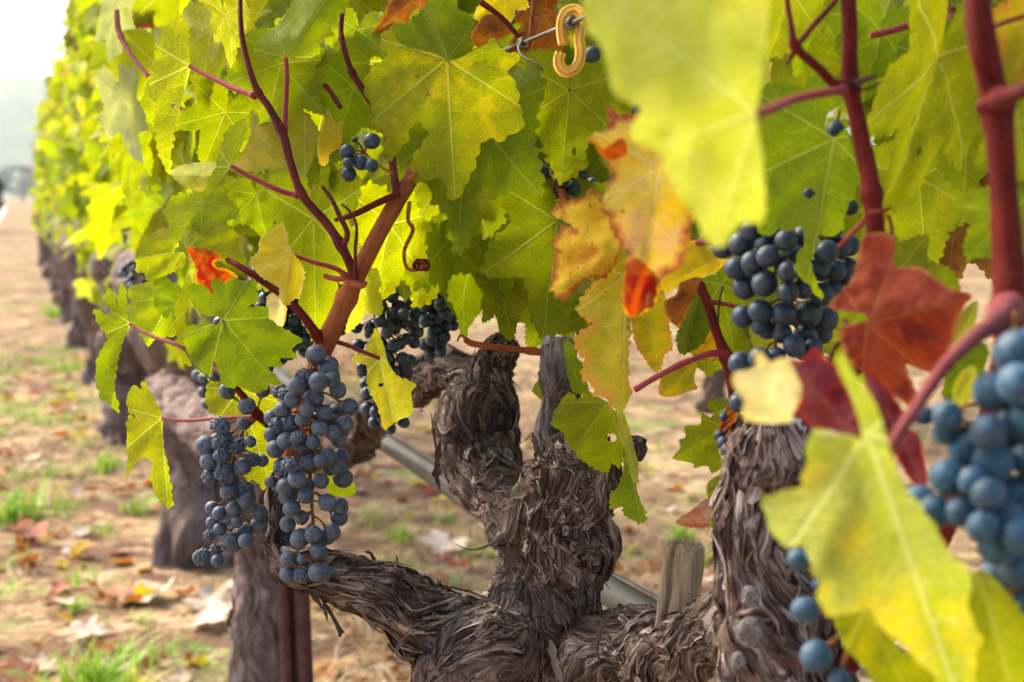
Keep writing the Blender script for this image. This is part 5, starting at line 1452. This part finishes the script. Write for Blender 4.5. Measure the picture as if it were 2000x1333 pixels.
# --- right foreground
TL([(1140,-120),(1136,-20),(1144,50),(1176,95),(1196,175),(1222,196),(1254,212),(1236,242),(1234,272),(1290,298),(1302,342),(1340,398),(1362,432),(1384,476),(1410,482),(1442,440),(1490,432),(1493,360),(1488,300),(1480,224),(1492,120),(1502,0),(1506,-110),(1400,-170),(1250,-170)],
   (1476, 222), (1395, 478), .37, 'near', lambda u, v: .25 * np.sin(u * 2.6) * .4 - .35 * u * 0 + .12 * np.cos(v * 3.0) + .06 * np.sin(u * 5 + v * 4), 'very large blurred yellow green leaf close to the camera', v=55, rnd=.53, teeth=.012, h=.07, pet=[(1500, 216, .40), (1560, 192, .48), (1650, 175, .585)], petr=9)
TL([(1488,175),(1524,160),(1566,171),(1590,146),(1636,168),(1648,196),(1616,224),(1612,252),(1629,268),(1652,252),(1661,280),(1680,350),(1671,368),(1650,420),(1642,454),(1615,464),(1601,460),(1587,498),(1585,515),(1606,585),(1580,557),(1566,547),(1552,522),(1562,495),(1570,470),(1562,442),(1545,453),(1527,446),(1503,461),(1480,452),(1470,400),(1470,330),(1470,240)],
   (1630, 272), (1580, 540), .66, 'green', rel(.12, .15, -.08, .05, 1), 'flat green leaf with insect holes above the right bunch', v=56, teeth=.016, holes_px=((1580, 378, 12), (1625, 371, 5)), h=.045)
LF((1794, 348), (1812, 528), .72, 'lime', -8, 0, fold=.12, curl=.2, v=2, stretch=.95, label='yellow green leaf between the two red canes')
LF((1832, 110), (1742, 440), .65, 'lime', 28, 0, fold=.2, v=5, stretch=.55, holes=((.1, .4, .03, .05), (-.1, .55, .025, .035)), label='long blurred leaf behind the right canes')
LF((1720, 60), (1690, 200), .70, 'green', 20, 0, v=7)
LF((1900, 150), (1880, 380), .68, 'green', -20, 0, v=9)
LF((2030, 40), (1965, 190), .62, 'gold', 10, 0, v=1)
LF((1600, 30), (1560, 150), .74, 'green', 10, 0, v=3)
LF((1540, -20), (1510, 120), .72, 'lime', 20, 0, v=10)
TL([(1690,458),(1745,462),(1748,518),(1800,524),(1850,560),(1897,577),(1880,604),(1862,660),(1842,728),(1795,722),(1770,716),(1800,790),(1806,815),(1760,784),(1700,740),(1655,700),(1640,640),(1692,628),(1682,612),(1630,606),(1622,590),(1662,548),(1676,500)],
   (1694, 634), (1886, 585), .545, 'red', rel(.30, .25, .25, .09, 2), 'dry red leaf hanging from the forked cane', v=57, teeth=.008, h=.045)
TL([(1472,690),(1487,687),(1504,706),(1527,699),(1543,709),(1557,735),(1567,759),(1560,788),(1549,808),(1546,824),(1507,827),(1458,822),(1448,802),(1452,785),(1430,750),(1434,728),(1458,723),(1475,714)],
   (1544, 818), (1450, 730), .445, 'pale', rel(.15, .3, .1, .05), 'pale cream leaf blurred in front of the right arm', v=58, rnd=.40, teeth=.0)
TL([(1546,702),(1565,704),(1594,678),(1604,692),(1622,709),(1637,718),(1663,782),(1678,822),(1682,862),(1646,850),(1623,838),(1591,841),(1572,822),(1548,806),(1564,784),(1551,756),(1551,727)],
   (1655, 842), (1562, 722), .46, 'maroon', rel(.35, .25, .2, .08, 1), 'dark maroon leaf beside the cream leaf', v=59, teeth=.01)
TL([(1688,730),(1712,738),(1742,768),(1772,820),(1764,852),(1732,856),(1705,800)], (1755, 850), (1700, 745), .47, 'maroon', rel(.4, .2, -.3, .08), v=60)
TL([(1738,848),(1790,846),(1806,900),(1812,948),(1790,952),(1758,905)], (1760, 850), (1800, 945), .50, 'maroon', rel(.4, .2, .3, .08), v=61)
TL([(1638,690),(1650,703),(1673,735),(1696,764),(1717,805),(1728,840),(1743,892),(1757,930),(1778,967),(1807,1002),(1828,1030),(1858,1083),(1897,1125),(1892,1181),(1903,1216),(1922,1254),(1906,1279),(1904,1340),(1888,1420),(1850,1430),(1830,1352),(1818,1309),(1790,1294),(1776,1268),(1740,1246),(1713,1218),(1700,1188),(1650,1198),(1625,1203),(1607,1182),(1593,1170),(1601,1140),(1586,1118),(1594,1104),(1572,1086),(1580,1072),(1545,1066),(1524,1056),(1505,1044),(1498,1020),(1488,974),(1510,966),(1545,957),(1569,946),(1565,929),(1576,901),(1575,866),(1594,836),(1623,845),(1669,851),(1682,863),(1681,834),(1672,805),(1661,770),(1641,732),(1635,703)],
   (1694, 850), (1880, 1390), .405, 'nearyellow', lambda u, v: -.75 * np.maximum(0, .12 + .85 * u - v) * np.clip(u * 5, 0, 1) * np.clip(v * 4 + .6, 0, 1) - .30 * np.maximum(0, v - .12 - .85 * u) ** 1.5 - .5 * np.maximum(0, -u - .02) * np.clip(v * 3, .3, 1) + .05 * np.sin(u * 9 + v * 5) + .25 * np.exp(-((u - .03) / .07) ** 2) * np.clip(.3 - v, 0, 1), 'large curled yellow green leaf close to the camera', v=62, rnd=.87, teeth=.01, h=.055)
TL([(1632,1196),(1702,1182),(1722,1230),(1762,1270),(1842,1330),(1866,1410),(1750,1410),(1700,1322),(1650,1262)], (1690, 1195), (1800, 1400), .46, 'mottle', rel(.3, .2, .2), v=63)
TL([(1893,1130),(1930,1118),(2000,1200),(2070,1285),(2070,1410),(1918,1410),(1900,1285),(1890,1200)], (1915, 1130), (1990, 1390), .44, 'lime', rel(.25, .2, .2), 'yellow green leaf in the lower corner', v=64)
TL([(1860,762),(1880,724),(1906,718),(1902,762),(1880,802),(1864,792)], (1900, 725), (1868, 795), .52, 'sage', rel(.3, .1, .3), v=65)
TL([(1850,700),(1862,640),(1888,600),(1910,590),(1902,640),(1880,690)], (1906, 594), (1856, 694), .57, 'sage', rel(.5, .1, .5), v=66)
LF((1742, 548), (1888, 552), .66, 'green', 30, 0, v=3)
LF((1960, 420), (1990, 560), .60, 'green', 10, 0, v=6)
LF((1990, 240), (2010, 380), .60, 'lime', 10, 0, v=8)
LF((1880, 700), (1860, 790), .62, 'dark', 20, 0, v=5)

# ---------------------------------------------------------------- the leaves behind: fill of the hedge
rng = np.random.default_rng(99)
XB = [200, 260, 330, 420, 480, 640, 700, 900, 1000, 1130, 1300, 1420, 1560, 1700, 2000, 2300]
YB = [500, 470, 560, 610, 520, 560, 540, 600, 600, 650, 660, 700, 700, 640, 620, 620]
XD = [100, 200, 330, 500, 900, 1150, 1300, 1400, 1480, 1700, 2000, 2300]
DD = [1.6, 1.4, 1.06, 1.02, 1.08, 1.10, .98, .92, .84, .82, .74, .72]
fill = []
for k in range(5200):
    t_ = rng.uniform(.25, 3.1); la = rng.uniform(.03, .98); z = .70 + 1.22 * rng.beta(1.1, 1.25)
    if la > .72 and rng.random() < .3: continue
    if t_ > 1.6 and (la > .88): continue
    p = rowp(t_, la, z)
    x, y, d = proj(p)
    if d < .3: continue
    sc = rng.uniform(.052, .088)
    if y + .75 * sc * FPX / d > np.interp(x, XB, YB): continue
    dm = np.interp(x, XD, DD)
    if x < 60 or (y > -260 and d < dm + .05): continue
    if y <= -260 and d < .62: continue
    if x < 330 and d < 1.35: continue
    if x - .75 * sc * FPX / d < 205 - 40 * max(0, d - 1.6) - max(0, y - 250) * .1: continue
    fill.append((d, t_, la, z, p, sc, x, y))
fill = [f for f in fill if rng.random() < (.62 if f[7] > -150 else .34)]
fill.sort(key=lambda f: f[0])
seen = lambda f: 0 < f[6] < 2000 and -30 < f[7] < 760
n1 = len([c for c in V1.children if c.name.startswith('leaf')])
room = {V1.name: 100 - n1, V2.name: 70}
FO = {V1.name: Foliage(), V2.name: Foliage()}
for k, f in enumerate(fill):
    d, t_, la, z, p, sc, x, y = f
    vine = V1 if t_ < 1.62 else V2
    sgn = -1 if la < .5 else 1
    X, Y, n = hang_frame(rng, LAT * sgn if rng.random() < .75 else -LAT * sgn)
    mi = int(rng.choice(8, p=P_FOL)); cu = rng.uniform(-.3, 1.3); fo_ = rng.uniform(.05, .75); sd_ = 1000 + k
    if seen(f) and room[vine.name] > 0 and (vine is V1 or x < 760):
        room[vine.name] -= 1
        flat, F, ed, vein = leaf_flat(k % 11, .062)
        D = deform(flat, fo_, cu, .07, .15, sd_)
        finish_leaf('leaf', p + sc * (D[:, :1] * X + D[:, 1:2] * Y + D[:, 2:] * n), F, flat, ed, vein, (sd_ * .618) % 1, LM[M_FOL[mi]], vine, p)
    else:
        FO[vine.name].add(p, X, Y, n, sc, mi, sd_, k % 11, .1, fo_, cu)
for vine in (V1, V2):
    o = np.array(vine.location) + np.array([0, 0, .8])
    tag(FO[vine.name].build('foliage', [LM[k] for k in M_FOL], vine, o), kind='stuff')
# a few pale leaves of the second vine at the left, two with glare painted in
leaf(V2, (232, 10), (222, 150), 1.25, 'glare_pale', 40, 0, 1, v=3, stretch=.42, label='pale silvery leaf at the top left')
leaf(V2, (236, 185), (268, 325), 1.22, 'glare_pale', 35, 0, 1, v=6, stretch=.45, label='drooping leaf with painted pale glare and a narrow tip')
leaf(V2, (262, 270), (250, 400), 1.25, 'lime', 50, 0, 1, v=9, stretch=.6)
leaf(V2, (300, 120), (262, 230), 1.24, 'lime', 20, 0, v=5)
leaf(V2, (262, 20), (255, 75), 1.35, 'maroon', 20, 0, v=2, label='small pinkish red leaf among green ones')

# ---------------------------------------------------------------- grapes
b_main = [(617,694,20),(642,724,20),(660,762,17.5),(622,746,20),(596,740,17,'s'),(580,757,17),(613,778,20),(683,795,17),(634,808,16.5),(571,781,16),(552,801,16),(531,816,16),
 (541,832,14,'s'),(568,828,14.5,'s'),(624,837,16.5),(650,845,15.5),(674,829,16.5),(662,859,15),(557,861,17),(580,856,14,'s'),(538,877,18),(593,874,17),(611,864,15),(601,905,17),(641,893,18),(664,892,17),(659,912,17),
 (552,914,16,'s'),(568,908,16,'s'),(625,901,14),(580,936,18),(545,946,16),(559,951,19),(601,950,14),(627,940,16),(670,934,19),(597,969,16),(561,971,16),(570,994,17),(639,982,18),(664,990,17),(662,1011,17),(590,1011,13,'s'),
 (562,1024,16),(586,1052,19.5),(612,1044,17.5),(648,1040,17.5),(622,1074,17),(563,1093,17),(590,1093,10),(562,1122,16),(589,1125,15,'s'),(620,1118,19),(632,1120,17),(529,941,12),(560,770,14,'s'),(648,742,17),(546,765,13,'s'),(600,800,15),(590,820,14),(530,850,15)]
bunch('large dusty blue grape bunch with shrivelled berries, hanging before the low bark covered arm', b_main, .865, M_B1, [(618, 690), (612, 760), (606, 850), (606, 950), (612, 1030), (606, 1110)], .62, seed=2, back=16, stalk_r=5)
b_left = [(401,869,18),(429,831,17,'s'),(433,859,18,'s'),(463,870,15,'s'),(489,863,12),(475,828,11,'s'),(408,901,17),(433,889,15,'s'),(438,924,19,'s'),(411,933,15,'s'),(473,913,16),(492,898,14,'s'),(512,900,13),(452,941,16),(447,962,18),(478,959,18,'s'),
 (482,980,16),(414,992,13),(428,1003,14),(457,996,16),(506,1001,17),(505,1027,17),(463,1020,12),(415,1020,12),(430,1034,14),(478,1040,16),(480,1057,15),(454,1060,20),(408,1046,10,'s'),(421,1074,10,'s'),(394,1088,14,'s'),(425,1095,13),
 (443,765,16),(482,793,18),(513,763,15),(403,880,16)]
bunch('loose ragged grape bunch with gaps and many shrivelled berries, left of the large dusty bunch', b_left, .89, M_B1, [(500, 818), (470, 850), (455, 900), (455, 960), (460, 1010), (436, 1075)], .5, seed=3, back=6, stalk_r=4)
bunch('tiny cluster of six berries held against the leaves high on a thin shoot', [(726,276,16),(678,297,14.5),(705,318,15),(726,324,13),(681,340,15),(680,318,11),(692,273,5,'s')], .865, M_B2, [(768, 340), (730, 318), (712, 300), (694, 312), (688, 326)], .5, seed=4, stalk_r=3, group=None)
b_mid = [(741,619,12.5),(769,624,14),(743,596,12.5),(771,641,13),(756,650,13),(769,676,13.5),(786,701,13),(792,715,14),(793,728,14),(780,743,13),(715,771,12.5),(718,799,13.5),(714,750,12),(732,825,13.5),(762,838,11.5),(788,825,12),(708,718,13),(722,640,12),(738,700,13),(730,670,13),(750,730,13),(760,700,12),(740,760,13),(750,790,13),(775,770,12),(770,800,12)]
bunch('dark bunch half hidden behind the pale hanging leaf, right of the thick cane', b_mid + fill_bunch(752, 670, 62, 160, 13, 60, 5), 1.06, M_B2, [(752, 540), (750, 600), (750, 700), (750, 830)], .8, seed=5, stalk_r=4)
b_mid2 = [(856,523,13),(874,547,14),(881,565,13),(832,598,13.5),(804,600,13),(874,612,13.5),(853,670,13),(838,540,12),(820,560,12),(805,560,13)]
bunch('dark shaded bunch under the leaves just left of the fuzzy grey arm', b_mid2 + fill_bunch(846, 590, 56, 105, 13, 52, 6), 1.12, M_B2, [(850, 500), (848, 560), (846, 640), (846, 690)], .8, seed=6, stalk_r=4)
b_r = [(1413,484,22),(1448,477,26),(1469,449,22),(1437,524,22),(1471,514,24),(1500,501,23),(1493,478,20),(1532,515,22),(1455,561,24),(1493,554,26,'b'),(1539,571,23),(1539,530,21),(1570,564,22),(1605,575,24),(1614,493,24),(1630,529,22),(1600,524,21),(1642,482,22),(1658,480,22),(1655,522,20),(1655,542,18),(1450,619,22),(1485,608,24),(1530,613,24),(1579,613,27),(1612,624,25),(1576,652,22),(1604,652,22),(1486,635,20),(1528,652,20),(1551,676,23),(1588,680,20),(1446,710,24),(1483,700,22),(1516,696,18),(1443,787,20),(1458,838,18),(1413,816,8),(1406,851,12),(1413,866,14),(1420,880,14),(1626,564,20),(1535,470,22),(1570,460,22),(1510,450,20),(1560,500,22),(1625,450,20),(1660,405,17),(1580,378,15)]
bunch('full dark blue bunch on the right, hanging under the leaf with insect holes', b_r, .735, M_B2, [(1560, 400), (1540, 480), (1535, 580), (1520, 660), (1450, 790), (1425, 870)], .7, seed=7, back=10, stalk_r=5)
b_near = [(1986,684,42),(1940,764,40),(1930,844,37),(1980,838,41),(1985,690,40),(1850,813,29),(1846,845,24),(1884,880,31),(1940,901,41),(1850,932,34),(1804,813,20),(1930,967,33),(1982,964,38),(1797,978,30),(1947,1069,37),(1990,1044,36),(1986,1111,36),(1950,1124,36),(1996,1170,36),(1825,1000,34),(2010,820,44),(2020,900,42),(2030,1000,40),(1990,750,42),(2040,760,40),(2040,1090,38),(1900,940,30),(1878,1000,32),(1920,1030,32),(1965,1010,34)]
bunch('blurred powder blue bunch at the right edge, closest to the camera', b_near, .455, M_B3, [(1985, 610), (1960, 720), (1950, 860), (1960, 1000), (1975, 1180)], .6, seed=8, back=6, stalk_r=9)
bunch('four scattered blurred berries on a red stalk below the large curled leaf', [(1559,1093,22),(1597,1142,11),(1573,1191,26),(1594,1282,31),(1709,1299,29),(1640,1330,24)], .50, M_B3, [(1690, 1200), (1660, 1260), (1640, 1330)], .4, seed=9, stalk_r=8)
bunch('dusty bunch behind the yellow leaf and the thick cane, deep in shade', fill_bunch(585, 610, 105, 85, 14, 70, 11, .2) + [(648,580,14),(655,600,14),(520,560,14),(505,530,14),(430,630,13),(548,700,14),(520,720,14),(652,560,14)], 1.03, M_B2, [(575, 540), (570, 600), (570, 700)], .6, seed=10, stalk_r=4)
bunch('pale blurred bunch hanging before the neighbouring vine trunk', [(x, y, r * .95) for x, y, r in fill_bunch(420, 745, 36, 62, 11.5, 22, 12)], 1.45, M_B1, [(425, 680), (420, 740), (410, 800)], .8, seed=11, stalk_r=3)
bunch('small dark bunch glimpsed above the orange leaf, behind the dark green one', fill_bunch(1095, 350, 50, 24, 15, 11, 13, .1) + [(1157,360,13)], 1.0, M_B2, [(1095, 315), (1095, 370)], .6, seed=12, stalk_r=3)
bunch('three single dark berries beside the yellow clip and the big blurred leaf', [(1157,107,17),(1222,182,15),(1247,218,14)], .90, M_B2, [(1200, 60), (1195, 110), (1232, 190)], .3, seed=13, stalk_r=3)
bunch('single dark berry above the leaf with insect holes', [(1632,254,17)], .69, M_B2, [(1640, 215), (1636, 240)], .3, seed=14, stalk_r=3, group=None)
bunch('far blurred bunch under the foliage beside the leaning trunk', fill_bunch(262, 545, 26, 34, 8, 14, 15), 2.5, M_B2, [(265, 505), (262, 570)], .8, seed=15, stalk_r=2)
bunch('small blue bunch in front of the second far trunk', fill_bunch(238, 455, 14, 22, 6, 8, 16), 3.1, M_B1, [(240, 425), (238, 470)], .8, seed=16, stalk_r=2)
